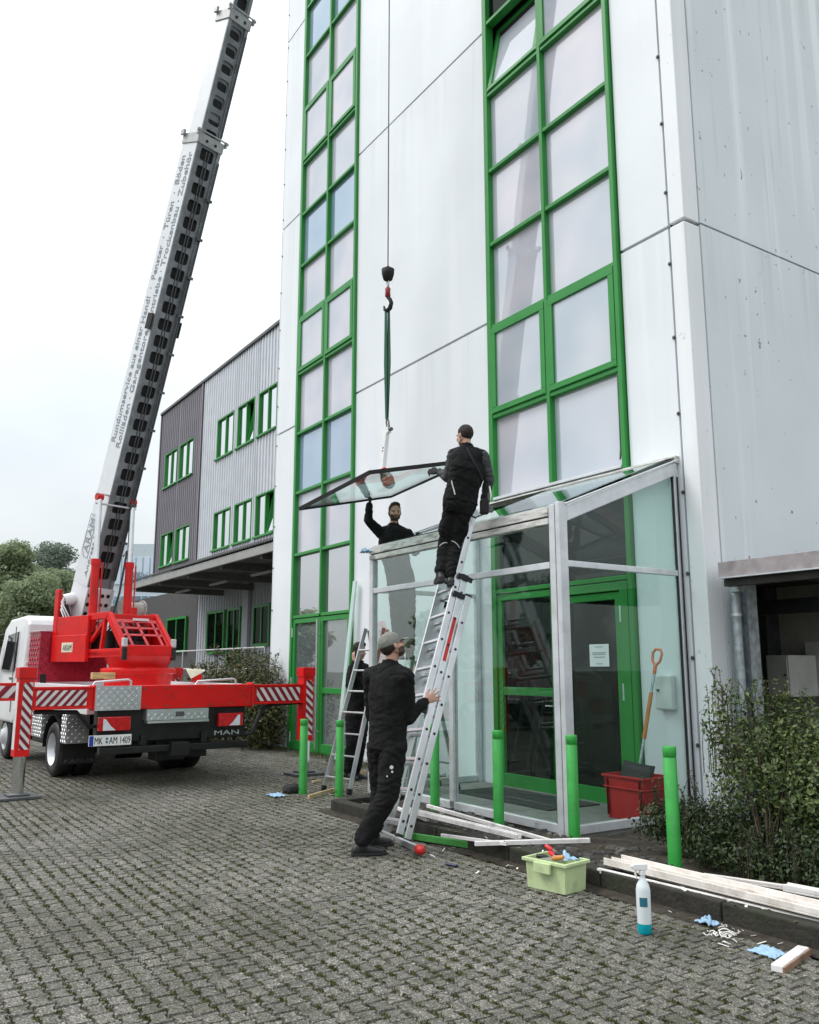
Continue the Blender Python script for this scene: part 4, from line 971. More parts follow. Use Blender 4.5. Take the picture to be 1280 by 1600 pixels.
tb(MB().box(.88, 1.0, 1.6, 1.75, 1.29, 1.42).box(.8, .95, 1.62, 1.72, 1.42, 1.46), 'valve_block', red, bevel=.01)
# cab
cab = MB()
prof_c = [(3.95, .78), (3.95, 2.22), (4.02, 2.33), (4.25, 2.38), (5.3, 2.36), (5.62, 2.2), (5.85, 1.45), (5.88, .8), (5.5, .62), (4.3, .62)]
def cabx(y, z): return 1.12 - max(0, (z - 1.5)) * .09
for s_ in (-1, 1): pass
nL = len(prof_c)
cab.add([(-cabx(y, z), y, z) for y, z in prof_c] + [(cabx(y, z), y, z) for y, z in prof_c], [tuple(range(nL))[::-1], tuple(range(nL, 2 * nL))] + [(i, (i + 1) % nL, nL + (i + 1) % nL, nL + i) for i in range(nL)])
cabo = tb(cab, 'cab', white, bevel=.05, bseg=3)
cw = M('cab_glass', (.012, .014, .016), .06, spec=.8)
tb(MB().box(-.72, -.12, 3.93, 3.949, 2.02, 2.10), 'rear_window', cw, cabo, bevel=.006)
rp = MB()
for x0, x1, z0, z1 in ((-.98, -.78, 1.2, 2.12), (-.72, .72, 1.2, 1.95)): rp.box(x0, x1, 3.935, 3.949, z0, z1)
for k in range(5): rp.box(-1.05, -.92, 3.925, 3.949, 1.22 + k * .09, 1.26 + k * .09)
tb(rp, 'pressed_panel', white, cabo, bevel=.012)
tb(MB().prism([(-1.128, 4.5, 1.46), (-1.128, 5.35, 1.46), (-1.085, 5.2, 2.08), (-1.078, 4.5, 2.12)], (.02, 0, 0)), 'side_window', cw, cabo, bevel=.006)
tb(MB().box(-1.3, -1.16, 5.5, 5.58, 1.5, 2.0).tube([(-1.1, 5.5, 2.1), (-1.23, 5.54, 2.05), (-1.23, 5.54, 1.9)], .015), 'mirror', blackp, cabo, bevel=.01)
tb(MB().box(-1.131, -1.12, 4.44, 4.455, .8, 2.2).box(-1.131, -1.12, 4.52, 4.68, 1.32, 1.36), 'door_seam', steel_d, cabo)
# ---- slewing superstructure (turned 13.5 degrees over the back)
sup = tb(MB().lathe((0, 0, 1.25), UP, [(.47, 0), (.47, .17), (.50, .18), (.535, .185), (.535, .25), (.50, .262), (.41, .27), (.46, .36), (.5, .43)], 40).box(-.5, .34, -.3, 1.75, 1.681, 1.75), 'turntable', red, boom=True, bevel=.006)
fr = MB()
for x in (-.465, .305):
    fr.bar((x, -.33, 1.73), (x, .56, 1.72), .12, .07)
    fr.bar((x, .6, 2.26), (x, .08, 2.27), .10, .07).bar((x, .11, 2.28), (x, -.35, 1.79), .10, .07, side=(0, .7, .7))
    fr.bar((x, .26, 1.78), (x, .19, 2.22), .055, .05).bar((x, .55, 1.9), (x, .2, 2.2), .055, .05)
fr.box(-.5, .34, -.385, -.33, 1.68, 1.83).box(-.43, .27, .05, .12, 2.2, 2.29)
fr.prism([(.345, .12, 2.30), (.345, -.36, 1.8), (.345, -.36, 1.7), (.345, 1.3, 1.7), (.345, 1.3, 2.28)], (.012, 0, 0))
tb(fr, 'superstructure_frame', red, boom=True, bevel=.008)
tb(MB().box(-.535, -.49, .56, 1.46, 1.61, 2.285).box(-.55, -.535, .56, 1.55, 1.6, 2.0), 'side_cover', red, boom=True, bevel=.01)
sg = tb(MB().box(-.5525, -.551, .92, 1.24, 1.745, 1.89), 'badge_plate', cream, boom=True)
tx_('badge_lettering', 'ARAM', .13, (-.5535, 1.2, 1.77), (0, -1, 0), (0, 0, 1), steel_d, sg, boom=True, width=.25)
gr = MB(); A0, A1 = V(0, .0, 2.19), V(0, -.345, 1.82)
for f in (0, .28, .56, 1): p = A0.lerp(A1, f); gr.bar((-.43, p.y, p.z), (.27, p.y, p.z), .035 if f else .06, .012, side=(A1 - A0))
for x in (-.425, -.33, -.08, .17, .265): gr.bar((x, A0.y, A0.z), (x, A1.y, A1.z), .04, .012, side=(1, 0, 0))
tb(gr, 'guard_grille', M('faded_red_guard', (.60, .06, .07), .4, var=.1), boom=True)
tb(MB().box(-.14, .12, -.02, .0, 2.2, 2.235), 'number_tag', white, boom=True)
tb(MB().box(-.40, .24, .2, 1.0, 1.76, 2.05).box(-.3, .1, .15, .2, 1.8, 1.95).cyl((-.25, .1, 1.85), (.2, .1, 1.85), .05), 'pump_unit', blackp, boom=True, bevel=.01)
clh = MB()
for x in (-.5, .31): clh.nxt().box(x - .02, x + .05, -.40, -.36, 1.62, 1.80)
tb(clh, 'marker_lamp', blackp, boom=True, bevel=.008)
clh = MB()
for x in (-.5, .31): clh.nxt().box(x - .02, x + .05, -.40, -.34, 1.81, 1.93)
tb(clh, 'marker_bracket', alu_l, boom=True, bevel=.01)
for xo in (-.375, .205):
    cy = tb(MB().cyl((xo, .72, 1.75), (xo, .73, 3.13), .062, n=20).cyl((xo, .73, 3.06), (xo, .73, 3.15), .072, n=20).tube([(xo + .07, .66, 1.8), (xo + .07, .66, 3.1)], .012), 'lift_cylinder', red, boom=True)
    tb(MB().cyl((xo, .73, 3.15), (xo, .745, 4.1), .043, n=18), 'piston', chrome, cy, boom=True)
    tb(MB().cyl((xo - .05, .745, 4.12), (xo + .05, .745, 4.12), .055, n=14), 'pin_head', red, cy, boom=True)
tb(MB().cyl((-.44, .745, 4.17), (.27, .745, 4.17), .018).cyl((-.44, .745, 4.02), (.27, .745, 4.02), .018), 'cylinder_yoke', alu, boom=True)
tb(MB().cyl((.26, .95, 2.45), (.62, .95, 2.45), .10, n=20).cyl((.255, .95, 2.45), (.28, .95, 2.45), .14, n=20).cyl((.6, .95, 2.45), (.62, .95, 2.45), .14, n=20), 'winch', M('rope_drum', (.55, .54, .5), .6, bump=.6, bs=200), boom=True)
tb(MB().box(-.53, -.47, 1.48, 1.6, 1.6, 2.72), 'mast_post', red, boom=True, bevel=.008)
hs = MB()
for k in range(6): hs.nxt().tube([(-.45 + k * .03, 1.45, 2.2), (-.5 + k * .02, 1.5, 2.45 + .03 * k), (-.38, 1.6 + .02 * k, 2.6 + .02 * k), (-.3, 1.65, 2.35)], .014, 6)
tb(hs, 'hose', black, boom=True)
hs = MB()
for k in range(3): hs.tube([(-.48 + k * .05, 1.35, 2.25), (-.52, 1.4, 2.4 + .06 * k), (-.42, 1.5, 2.52 + .05 * k)], .012, 6)
hs.cyl((-.42, 1.55, 2.55), (-.25, 1.55, 2.6), .10, n=14).box(-.4, -.24, 1.6, 1.75, 2.3, 2.6)
tb(hs, 'sensor_box', white, boom=True)
hz_ = MB()
for k in range(5): hz_.nxt().tube([(-.3 + .09 * k, .12, 1.8), (-.32 + .09 * k, .02 - .02 * k, 1.95 + .04 * k), (-.25 + .08 * k, .3, 2.16 + .02 * k), (-.2 + .06 * k, .62, 2.02)], .016, 6)
tb(hz_, 'hose', black, boom=True)
tb(MB().box(-.12, .10, .22, .5, 2.05, 2.2).nxt().cyl((.12, .4, 2.28), (.12, .4, 2.42), .05, n=14), 'valve_block', red, boom=True, bevel=.01)
lv = MB()
for k in range(6): lv.nxt().tube([(-1.09, 2.45 + .06 * k, 1.29), (-1.10, 2.45 + .06 * k, 1.42)], .008, 5)
tb(lv, 'control_lever', blackp)
tb(MB().box(-1.128, -1.1, 1.3, 1.42, 1.05, 1.1).nxt().box(-1.128, -1.1, 2.7, 2.82, 1.05, 1.1), 'side_marker', M('amber_lens', (.7, .22, .02), .3), bevel=.006)
tb(MB().box(-1.128, -1.1, 1.55, 1.85, 1.06, 1.2), 'decal', M('pale_decal', (.62, .60, .55), .5, var=.25, vs=30))
bl_b = MB()
for x in (-.5, -.2, .1, .4, .7, .95):
    for z in (1.03, 1.25): bl_b.cyl((x, -.0905, z), (x, -.098, z), .013, n=8)
tb(bl_b, 'bolt', steel_d)
# ---- boom
P0, DD, RR, NN = V(0, 1.543, 2.4), V(0, -.3289, .9444), V(1, 0, 0), V(0, .9444, .3289)
def bp(s_, x, n): return P0 + DD * s_ + RR * x + NN * n
def bbox(mb, s0, s1, x0, x1, n0, n1): return mb.obox((bp(s0, x0, n0) + bp(s1, x1, n1)) / 2, DD, RR, NN, (s1 - s0) / 2, (x1 - x0) / 2, (n1 - n0) / 2)
def section(s0, s1, w, h, parent_name, hole0, pitch=.27):
    hw, hh = w / 2, h / 2
    sides = MB(); bbox(sides, s0, s1, -hw, -hw + .012, -hh, hh); bbox(sides, s0, s1, hw - .012, hw, -hh, hh); bbox(sides, s0, s1, -hw + .012, hw - .012, hh - .012, hh)
    o = tb(sides, parent_name, boomw, boom=True)
    un = MB(); x0, x1, n = -hw + .012, hw - .012, -hh + .004
    hx, hl, rd = (w * .27, .092, .04)
    def rect(s_a, s_b): un.add([bp(s_a, x0, n), bp(s_b, x0, n), bp(s_b, x1, n), bp(s_a, x1, n)], [(0, 1, 2, 3)])
    s_ = hole0
    if s_ > s0: rect(s0, s_)
    while s_ + pitch <= s1:
        c = s_ + pitch / 2
        ring = []
        for qx, qs, a0 in ((1, 1, 0), (-1, 1, 90), (-1, -1, 180), (1, -1, 270)):
            for a in range(0, 91, 30):
                t_ = R(a0 + a); ring.append(((hx - rd) * qx + math.cos(t_) * rd, c + (hl - rd) * qs + math.sin(t_) * rd))
        sq = []
        for x, y in ring:
            dx_, dy_ = x / (x1), (y - c) / (pitch / 2); k = max(abs(dx_), abs(dy_)); sq.append((x / k, c + (y - c) / k))
        corners = [(x1, s_ + pitch), (x0, s_ + pitch), (x0, s_), (x1, s_)]
        for idx, cc in zip((1, 5, 9, 13), corners): sq[idx] = cc; sq[idx + 1] = cc
        m = len(ring)
        vs = [bp(y, x, n) for x, y in sq] + [bp(y, x, n) for x, y in ring] + [bp(y, x, n + .03) for x, y in ring]
        un.add(vs, [(i, (i + 1) % m, m + (i + 1) % m, m + i) for i in range(m)] + [(m + i, m + (i + 1) % m, 2 * m + (i + 1) % m, 2 * m + i) for i in range(m)])
        s_ += pitch
    rect(s_, s1)
    lin = MB(); bbox(lin, s0, s1, x0 + .002, x1 - .002, n + .034, n + .040); tb(lin, 'hole_shade_sheet', blk, o, boom=True)  # black sheet standing in for the shade inside the holes
    for x in (x0 - .010, x1 - .045): bbox(un, s0, s1, x, x + .055, -hh - .022, -hh + .002)
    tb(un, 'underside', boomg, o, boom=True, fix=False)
    return o
b1 = section(.45, 7.7, .44, .40, 'boom', .55)
section(4.0, 9.65, .375, .33, 'boom_extension', 4.1); section(8.0, 14, .32, .27, 'boom_extension', 8.1); section(13, 19.6, .27, .22, 'boom_extension', 13.1)
# hull at the boom foot
ft = MB(); bbox(ft, -.45, .45, -.235, -.215, -.26, .22); bbox(ft, -.45, .45, .215, .235, -.26, .22); bbox(ft, -.4, .44, -.214, .214, -.225, -.21)
bbox(ft, .45, 1.3, -.24, -.222, -.22, .22)
fo = tb(ft, 'boom_foot', boomw, boom=True, bevel=.004)
ph = MB()
for i in range(4):
    for x in (-.16, -.05, .06, .16): p = bp(-.12 + i * .15, x, -.2265); ph.cyl(p, p - NN * .004, .032, n=14)
tb(ph, 'lightening_hole', blk, fo, boom=True)
cl = MB()
for s_, w, h in ((7.7, .46, .42), (9.65, .40, .355), (14, .34, .29)):
    cl.nxt(); bbox(cl, s_ - .14, s_ + .02, -w / 2 - .006, w / 2 + .006, -h / 2 - .024, h / 2 + .008)
    for x in (-w / 2 - .03, w / 2 + .03):
        bbox(cl, s_ - .03, s_ + .07, x - .016, x + .016, -h / 2 - .04, -h / 2 + .01); p = bp(s_ + .04, x - .03, -h / 2 - .03); cl.cyl(p, p + RR * .06, .022, n=10)
        bbox(cl, s_ - .02, s_ + .07, x - .02, x + .02, h / 2 - .06, h / 2 + .03)
    p = bp(s_ + .05, -w / 2, -h / 2 - .03); cl.cyl(p, p + RR * w, .014, n=8)
tb(cl, 'collar', M('collar_grey', (.36, .37, .37), .5, .3, var=.15), boom=True, bevel=.005)
cd = MB()
for s_, w, h in ((7.7, .46, .42), (9.65, .40, .355)):
    for x in (-.08, .08): p = bp(s_ - .07, x, -h / 2 - .0305); cd.cyl(p, p - NN * .006, .022, n=12)
for s_ in (4.6,): bbox(cd, s_, s_ + .25, -.262, -.236, -.22, -.08); bbox(cd, s_, s_ + .25, .236, .262, -.24, -.10)
tb(cd, 'bolt', blk, boom=True)
pi = MB()
for (s0, s1, x) in ((.6, 7.4, .205), (.6, 5.5, .165), (7.8, 9.4, .17)):
    pi.tube([bp(s0, x, -.245 if s1 < 8 else -.2), bp(s1, x, -.245 if s1 < 8 else -.2)], .013, 6)
for x in (-.02, .03): pi.tube([bp(.6, x, -.203), bp(7.5, x, -.203)], .009, 6)
s_ = 1.2
while s_ < 7.4: bbox(pi, s_, s_ + .04, .14, .245, -.265, -.225); s_ += .62
pi.tube([bp(1.0, .25, -.22), bp(1.1, .30, -.22), bp(.4, .36, -.2), bp(-.2, .36, -.15)], .018, 6)
tb(pi, 'hydraulic_pipe', steel_d, boom=True)
# boom head and sheave (above the picture)
bh = MB(); bbox(bh, 19.4, 19.75, -.14, -.10, -.35, .12); bbox(bh, 19.4, 19.75, .10, .14, -.35, .12); p = bp(19.55, -.04, -.3); bh.cyl(p, p + RR * .08, .16, n=20)
tb(bh, 'boom_head', red, boom=True)
ltr = M('slate_blue_lettering', (.26, .30, .35), .5)
tx_('boom_lettering', 'Rundumservice aus einer Hand!  ·  Fenster  ·  Türen  ·  Böden', .165, bp(2.75, -.2235, .035), DD, NN, ltr, b1, boom=True, width=4.6, bold=.001)
tx_('boom_lettering', 'Rollläden · Garagentore · Antriebe · Trockenbau · Zubehör', .165, bp(2.68, -.2235, -.14), DD, NN, ltr, b1, boom=True, width=4.72, bold=.001)
tx_('boom_lettering', 'ARAM', .2, bp(.95, -.2435, .0), DD, NN, ltr, fo, boom=True, width=.55)
tx_('boom_lettering', 'Andreas M', .11, bp(.6, -.2435, -.14), DD, NN, ltr, fo, boom=True, width=.72)
lo_ = MB()
for a, b_ in (((.88, -.03), (1.56, -.03)), ((1.56, -.03), (1.56, .17)), ((1.56, .17), (.98, .17)), ((.98, .17), (.88, .1)), ((.88, .1), (.88, -.03))): lo_.bar(bp(a[0], -.2435, a[1]), bp(b_[0], -.2435, b_[1]), .012, .003, side=NN)
tb(lo_, 'badge_outline', ltr, fo, boom=True)

# ================================================================ HOIST: rope, hook, sling, lifter, glass pane
CXY = V(-8.282, 5.106, 0); HD = hdist(CXY)
def cz_(py): return at(609, py, HD).z
def cpt(z, dx=0, dy=0): return V(CXY.x + dx, CXY.y + dy, z)
tag(MB().cyl(cpt(20.6), cpt(cz_(424)), .008, n=6).build('hoist_rope', steel_d), 'thin dark hoist rope running straight down the white facade', 'rope')
hk = thing('hook_block', 'black hook block with red swivel hook on the hoist rope', 'hook', cpt(cz_(440)))
z0, z1 = cz_(437), cz_(420)
MB().lathe(cpt(z0), UP, [(.02, -.02), (.055, .0), (.075, (z1 - z0) * .5), (.08, z1 - z0 - .01), (.05, z1 - z0), (.02, z1 - z0 + .03)], 16).build('weight', blk, hk)
zr = cz_(440); MB().tube([cpt(zr + .05), cpt(zr, .02), cpt(zr - .045, .022), cpt(zr - .08), cpt(zr - .045, -.022), cpt(zr, -.02), cpt(zr + .05)], .008, 6).build('link', steel_g, hk)
za, zb_ = cz_(450), cz_(475)
MB().lathe(cpt(zb_ + .1), UP, [(.015, -.02), (.035, 0), (.03, .06), (.035, .09), (.02, .12)], 12).build('swivel', M('dark_red_swivel', (.28, .012, .015), .4), hk)
hkp = [cpt(zb_ + .09), cpt(zb_ + .05, .035, .01), cpt(zb_, .05, .02), cpt(zb_ - .06, .035, .01), cpt(zb_ - .085, -.0, 0), cpt(zb_ - .06, -.045, -.015), cpt(zb_ - .01, -.055, -.02)]
MB().tube(hkp, [.022, .024, .026, .03, .028, .02, .008], 8).build('hook', blk, hk)
sg_ = M('green_webbing', (.006, .085, .045), .7, bump=.4, bs=300)
zs, ze = zb_ - .06, cz_(655)
sw = MB()
for dx, w in ((-.025, .045), (.02, .045)):
    sw.add([cpt(zs, dx * .8 - w / 2, dx * .4), cpt(zs, dx * .8 + w / 2, dx * .4), cpt((zs + ze) / 2, dx * 1 + w * .6, dx * .4 + .01), cpt(ze, w * .35, .01 * (1 if dx > 0 else -1)), cpt(ze, -w * .35, .01 * (1 if dx > 0 else -1)), cpt((zs + ze) / 2, dx * 1 - w * .6, dx * .4)], [(0, 1, 2, 5), (5, 2, 3, 4)])
so_ = sw.build('lifting_sling', sg_); m_ = so_.modifiers.new('t', 'SOLIDIFY'); m_.thickness = .008
tag(so_, 'long green webbing sling looped over the black hook', 'sling')
vl = thing('vacuum_lifter', 'white lifting arm with red vacuum lifter frame on the hung pane', 'vacuum lifter', cpt(cz_(725)))
zc = cz_(668)
MB().tube([cpt(ze + .02), cpt(ze - .03, .03), cpt(zc, .045), cpt(zc - .04, .03), cpt(zc, -.0), cpt(ze - .03, -.02), cpt(ze + .02)], .010, 6).tube([cpt(zc - .02, -.02), cpt(zc - .04, .1)], .022, 8).build('shackle', steel_d, vl)
c_pan = aty(600, 757, 5.106)
E1 = V(.998, -.03, .06).normalized(); E2 = V(-.03, .975, .22); E2 = (E2 - E1 * E2.dot(E1)).normalized(); E3 = E1.cross(E2)
LA, LB = .3426 * 5.106, .2573 * 5.106
c_pan = V(-1.65 * 5.106, 5.106, 0); 
c_pan = (aty(471, 794, 5.106) * 0) + sum([ray(*p) * k for p, k in (((471, 794), 1.0), ((580.6, 736.5), .86), ((730, 721), .94), ((608.7, 776.5), 1.07))], Vector()) / 4
c_pan = CAM + c_pan * (5.106 / c_pan.y)
top = c_pan + E3 * .02
pt = cpt(cz_(676), -.0)
arm = MB().bar(pt + V(-.02, 0, .02), top + E3 * .05 + E1 * .03, .085, .05, side=E1); arm.bar(pt + V(-.1, 0, -.02), pt + V(.05, 0, .03), .07, .05)
arm.build('arm', M('white_lifter_paint', (.78, .79, .80), .4, var=.05), vl, bevel=.006)
ho = MB()
for f in (.3, .36, .75): p = pt.lerp(top, f); ho.cyl(p - E2 * .028, p - E2 * .032, .016, n=10)
ho.build('arm_hole', steel_d, vl)
rf_ = MB()
rf_.bar(top - E2 * .30 + E3 * .045 - E1 * .15, top - E2 * .30 + E3 * .045 + E1 * .62, .05, .035).bar(top + E2 * .28 + E3 * .045 - E1 * .4, top + E2 * .28 + E3 * .045 + E1 * .5, .05, .035)
rf_.bar(top + E3 * .05 - E2 * .27, top + E3 * .05 + E2 * .27, .05, .03)
rf_.build('cross_frame', red, vl, bevel=.006)
cu_ = MB()
for a in (-.45, .45):
    for b in (-.32, .32): p = top + E1 * a + E2 * b; cu_.nxt().lathe(p - E3 * .008, E3, [(.11, 0), (.115, .008), (.09, .02), (.04, .03), (.04, .035)], 20)
cu_.build('suction_cup', black, vl)
gp = thing('hung_glass_pane', 'dark edged glass roof pane hanging tilted from the crane sling', 'glass pane', c_pan)
MB().obox(c_pan, E1, E2, E3, LA / 2, LB / 2, .009).build('pane', hung_glass, gp)
ed = MB()
for o in (-1, 1): ed.obox(c_pan + E2 * o * (LB / 2 + .0065), E1, E2, E3, LA / 2 + .012, .008, .022).obox(c_pan + E1 * o * (LA / 2 + .0065), E1, E2, E3, .008, LB / 2, .022)
ed.build('edge_seal', blk, gp)

# ================================================================ LADDERS
def stile_pair(mb, b0, b1, t0, t1, w=.062, t=.026, out=None):
    """two box stiles with a recessed channel on the outer face"""
    for b, tt in ((b0, t0), (b1, t1)): mb.bar(b, tt, w, t, side=out)
BR = gz(622, 1316); TR = aty(750, 812, 5.44)
ld = (TR - BR); pl_ = V(ld.x, ld.y, 0).normalized(); U = V(.975, -.15, .09).normalized(); ln_ = ld.length; LDIR = ld.normalized(); LOUT = U.cross(LDIR)
if LOUT.dot(V(0, -1, 0)) < 0: LOUT = -LOUT
LOUT.normalize()
lad = thing('extension_ladder', 'long three part aluminium extension ladder leaning on the porch eave', 'ladder', BR - U * .2)
def ladder_pt(s_, x, o=0.): return BR + LDIR * s_ - U * x + LOUT * o
for (s0, s1, x0, x1, off, nm) in ((0, ln_ * .74, -.015, .455, -.075, 'lower_section'), (.02, ln_ * .80, .012, .428, .0, 'middle_section'), (ln_ * .36, ln_ * 1.0, .02, .39, .075, 'top_section')):
    sc_ = MB()
    for x in (x0, x1): sc_.nxt().bar(ladder_pt(s0, x, off), ladder_pt(s1, x, off), .066, .024, side=LOUT)
    o = sc_.build(nm, alu, lad, bevel=.004)
    rg_ = MB(); s_ = s0 + .16; hl = MB()
    while s_ < s1 - .04:
        rg_.nxt().obox((ladder_pt(s_, x0, off) + ladder_pt(s_, x1, off)) / 2, U, LOUT, LDIR, (x1 - x0) / 2 - .012, .016, .014)
        hl.nxt().cyl(ladder_pt(s_, x0 - .0125, off), ladder_pt(s_, x0 - .0165, off), .013, n=10); s_ += .28
    rg_.build('rung', alu, o, bevel=.003); hl.build('rung_socket', blackp, o)
    cp_ = MB()
    for x in (x0, x1): cp_.nxt().bar(ladder_pt(s0 - .02, x, off), ladder_pt(s0 + .05, x, off), .072, .03, side=LOUT).nxt().bar(ladder_pt(s1 - .01, x, off), ladder_pt(s1 + .012, x, off), .072, .03, side=LOUT)
    cp_.build('end_cap', black, o, bevel=.004)
hk_ = MB()
for s_ in (ln_ * .74, ln_ * .80):
    for x in (0, .44): hk_.nxt().bar(ladder_pt(s_ - .03, x - .012, -.08), ladder_pt(s_ - .03, x - .012, .09), .05, .02)
hk_.build('guide_hook', black, lad, bevel=.004)
MB().bar(ladder_pt(ln_ * .52, -.002, .0), ladder_pt(ln_ * .66, -.002, .0), .035, .003, side=LOUT).build('warning_label', redp, lad)
SB0, SB1 = ladder_pt(.06, .55, -.02), gz(655, 1327, .05)
sbm = MB().bar(SB0, SB1, .05, .035); sbm.build('stabiliser_bar', alu, lad, bevel=.006)
d_ = (SB1 - SB0).normalized()
for p, q in ((SB1, d_), (SB0, -d_)): MB().lathe(p - q * .04, q, [(.03, 0), (.036, .02), (.04, .07), (.036, .1), (.015, .115)], 14).build('foot_cap', redp, lad)
# tapered step ladder at the kerb end
sl0, sl1 = gz(505, 1236), gz(545, 1242); slt = (sl0 + sl1) / 2 + V(.03, .52, 2.02); uu = (sl1 - sl0).normalized()
def step_ladder(label, l0, l1, top, rear, tw=.17, sp=.27):
    t = thing('step_ladder', label, 'ladder', (l0 + l1) / 2)
    u = (l1 - l0).normalized()
    a0, a1 = top - u * tw, top + u * tw
    f = MB().bar(l0, a0, .055, .024, side=V(0, 1, 0)).nxt().bar(l1, a1, .055, .024, side=V(0, 1, 0)); f.build('front_stile', alu, t, bevel=.003)
    rr0, rr1 = l0 + rear, l1 + rear
    f = MB().bar(rr0, a0 + V(0, .05, -.02), .05, .022, side=V(0, 1, 0)).nxt().bar(rr1, a1 + V(0, .05, -.02), .05, .022, side=V(0, 1, 0)); f.build('rear_stile', alu, t, bevel=.003)
    L_ = (a0 - l0).length; k = .18; rg_ = MB()
    while k < L_ - .1:
        p, q = l0.lerp(a0, k / L_), l1.lerp(a1, k / L_); rg_.nxt().bar(p + u * .012, q - u * .012, .06, .02, side=V(0, 1, -.1)); k += sp
    rg_.build('tread', alu, t, bevel=.003)
    rg_ = MB()
    for f_ in (.2, .55, .85): p, q = rr0.lerp(a0, f_), rr1.lerp(a1, f_); rg_.nxt().bar(p, q, .025, .025)
    rg_.build('cross_brace', alu, t)
    fc = MB()
    for p, q in ((l0, a0), (l1, a1), (rr0, a0), (rr1, a1)): d = (q - p).normalized(); fc.nxt().bar(p, p + d * .07, .065, .034, side=V(0, 1, 0))
    fc.build('rubber_foot', black, t, bevel=.004)
    return t
step_ladder('aluminium step ladder standing at the kerb end in front of the phoning man', sl0, sl1, slt, V(0, 1.05, 0))
step_ladder('step ladder inside the porch under the man reaching through its roof', V(-9.2, 5.72, .045), V(-8.8, 5.72, .045), V(-9.02, 6.05, 1.62), V(0, .75, 0), .15)

# ================================================================ LOOSE PANES
ln2 = thing('leaning_glass_pane', 'tall narrow pale glass pane leaning against the white facade by the green doors', 'glass pane', (-12.7, 7.1, 0))
g0, g1 = aty(526, 1188, 7.02), aty(555, 908, 7.15); g0.z = .02
MB().bar(g0, g1, .10, .03, side=V(1, 0, 0)).build('pane', M('pale_glass_edge', (.50, .68, .62), .15, var=.05), ln2)
lp = thing('lifted_roof_pane', 'dark edged glass pane lying half lifted in the porch roof opening', 'glass pane', (-8.4, 5.8, 3.05))
qa, qb, qc, qd = aty(598, 858, 5.60), aty(690, 840, 5.60), aty(690, 826, 6.0), aty(589, 857, 5.72)
qa, qb, qc, qd = V(-9.05, 5.62, 3.045), V(-7.75, 5.62, 3.045), V(-7.75, 6.15, 3.26), V(-9.05, 5.95, 3.10)
MB().prism([qa, qb, qc, qd], (0, 0, .008)).build('pane', hung_glass, lp)
MB().bar(qd + V(0, 0, .01), qc + V(0, 0, .01), .03, .03).bar(qa + V(0, -.01, .01), qb + V(0, -.01, .01), .02, .02).build('edge_seal', blk, lp)

# ================================================================ LOOSE THINGS ON THE GROUND
def rag(name, label, c, r, mat_, hgt=.05, seed=1, cat='cloth'):
    """a crumpled cloth: a folded sheet with real height"""
    n = 26; vs = []; c = Vector(c)
    for i in range(n):
        for j in range(n):
            u, v = i / (n - 1) - .5, j / (n - 1) - .5
            q = noise.noise(Vector((u * 3.6, v * 3.6, seed))); q2 = noise.noise(Vector((u * 11, v * 11, seed + 5)))
            e = 1 - max(abs(u), abs(v)) * 1.3
            vs.append(c + V(u * r * 2 * (1 + .45 * q) + .1 * r * q2, v * r * 1.5 * (1 + .45 * noise.noise(Vector((u * 4, v * 4, seed + 9)))), max(.004, hgt * (.25 + 1.25 * abs(q) + .3 * abs(q2)) * max(.15, e))))
    mb = MB().add(vs, [(i * n + j, (i + 1) * n + j, (i + 1) * n + j + 1, i * n + j + 1) for i in range(n - 1) for j in range(n - 1)], True)
    o = mb.build(name, mat_, fix=False); m = o.modifiers.new('s', 'SOLIDIFY'); m.thickness = .004
    return tag(o, label, cat)
blue_c = M('pale_blue_cloth', (.30, .46, .62), .8, var=.15, vs=12, bump=.3, bs=200)
p = gz(1106, 1444); rag('cleaning_cloth', 'crumpled pale blue cloth beside the kerb near curled strips', p, .06, blue_c, .06, 3)
p = gz(1200, 1490); rag('cleaning_cloth', 'flat pale blue cloth lying next to the short white profile offcut', p, .085, blue_c, .045, 8)
p = gz(938, 1362, .10); rag('cleaning_cloth', 'small pale blue cloth on the kerb right of the tool crate', p, .06, blue_c, .04, 14)
p = gz(432, 1244); rag('work_glove', 'pale blue work glove lying on the paving by the black cap', p, .11, blue_c, .06, 21, 'glove')
p = at(578, 864, hdist(V(PX0, PY, 3))); rag('cleaning_cloth', 'blue crumpled cloth hung over the left corner of the porch eave', p + V(.03, -.08, -.02), .07, blue_c, .12, 33)
p = gz(456, 1238); cpq = MB(); cpq.lathe(p, UP, [(.115, 0), (.12, .03), (.10, .075), (.05, .1), (.005, .105)], 16)
o = baked(cpq, .012, 2, lambda co, n: .012 * noise.noise(co * 22)); blkcloth = M('black_work_cloth', (.012, .012, .013), .85, var=.35, vs=14, bump=.35, bs=260)
o = place(o, 'black_cap', blkcloth); tag(o, 'black cap lying on the paving beside the nearest green bollard on the left', 'cap')
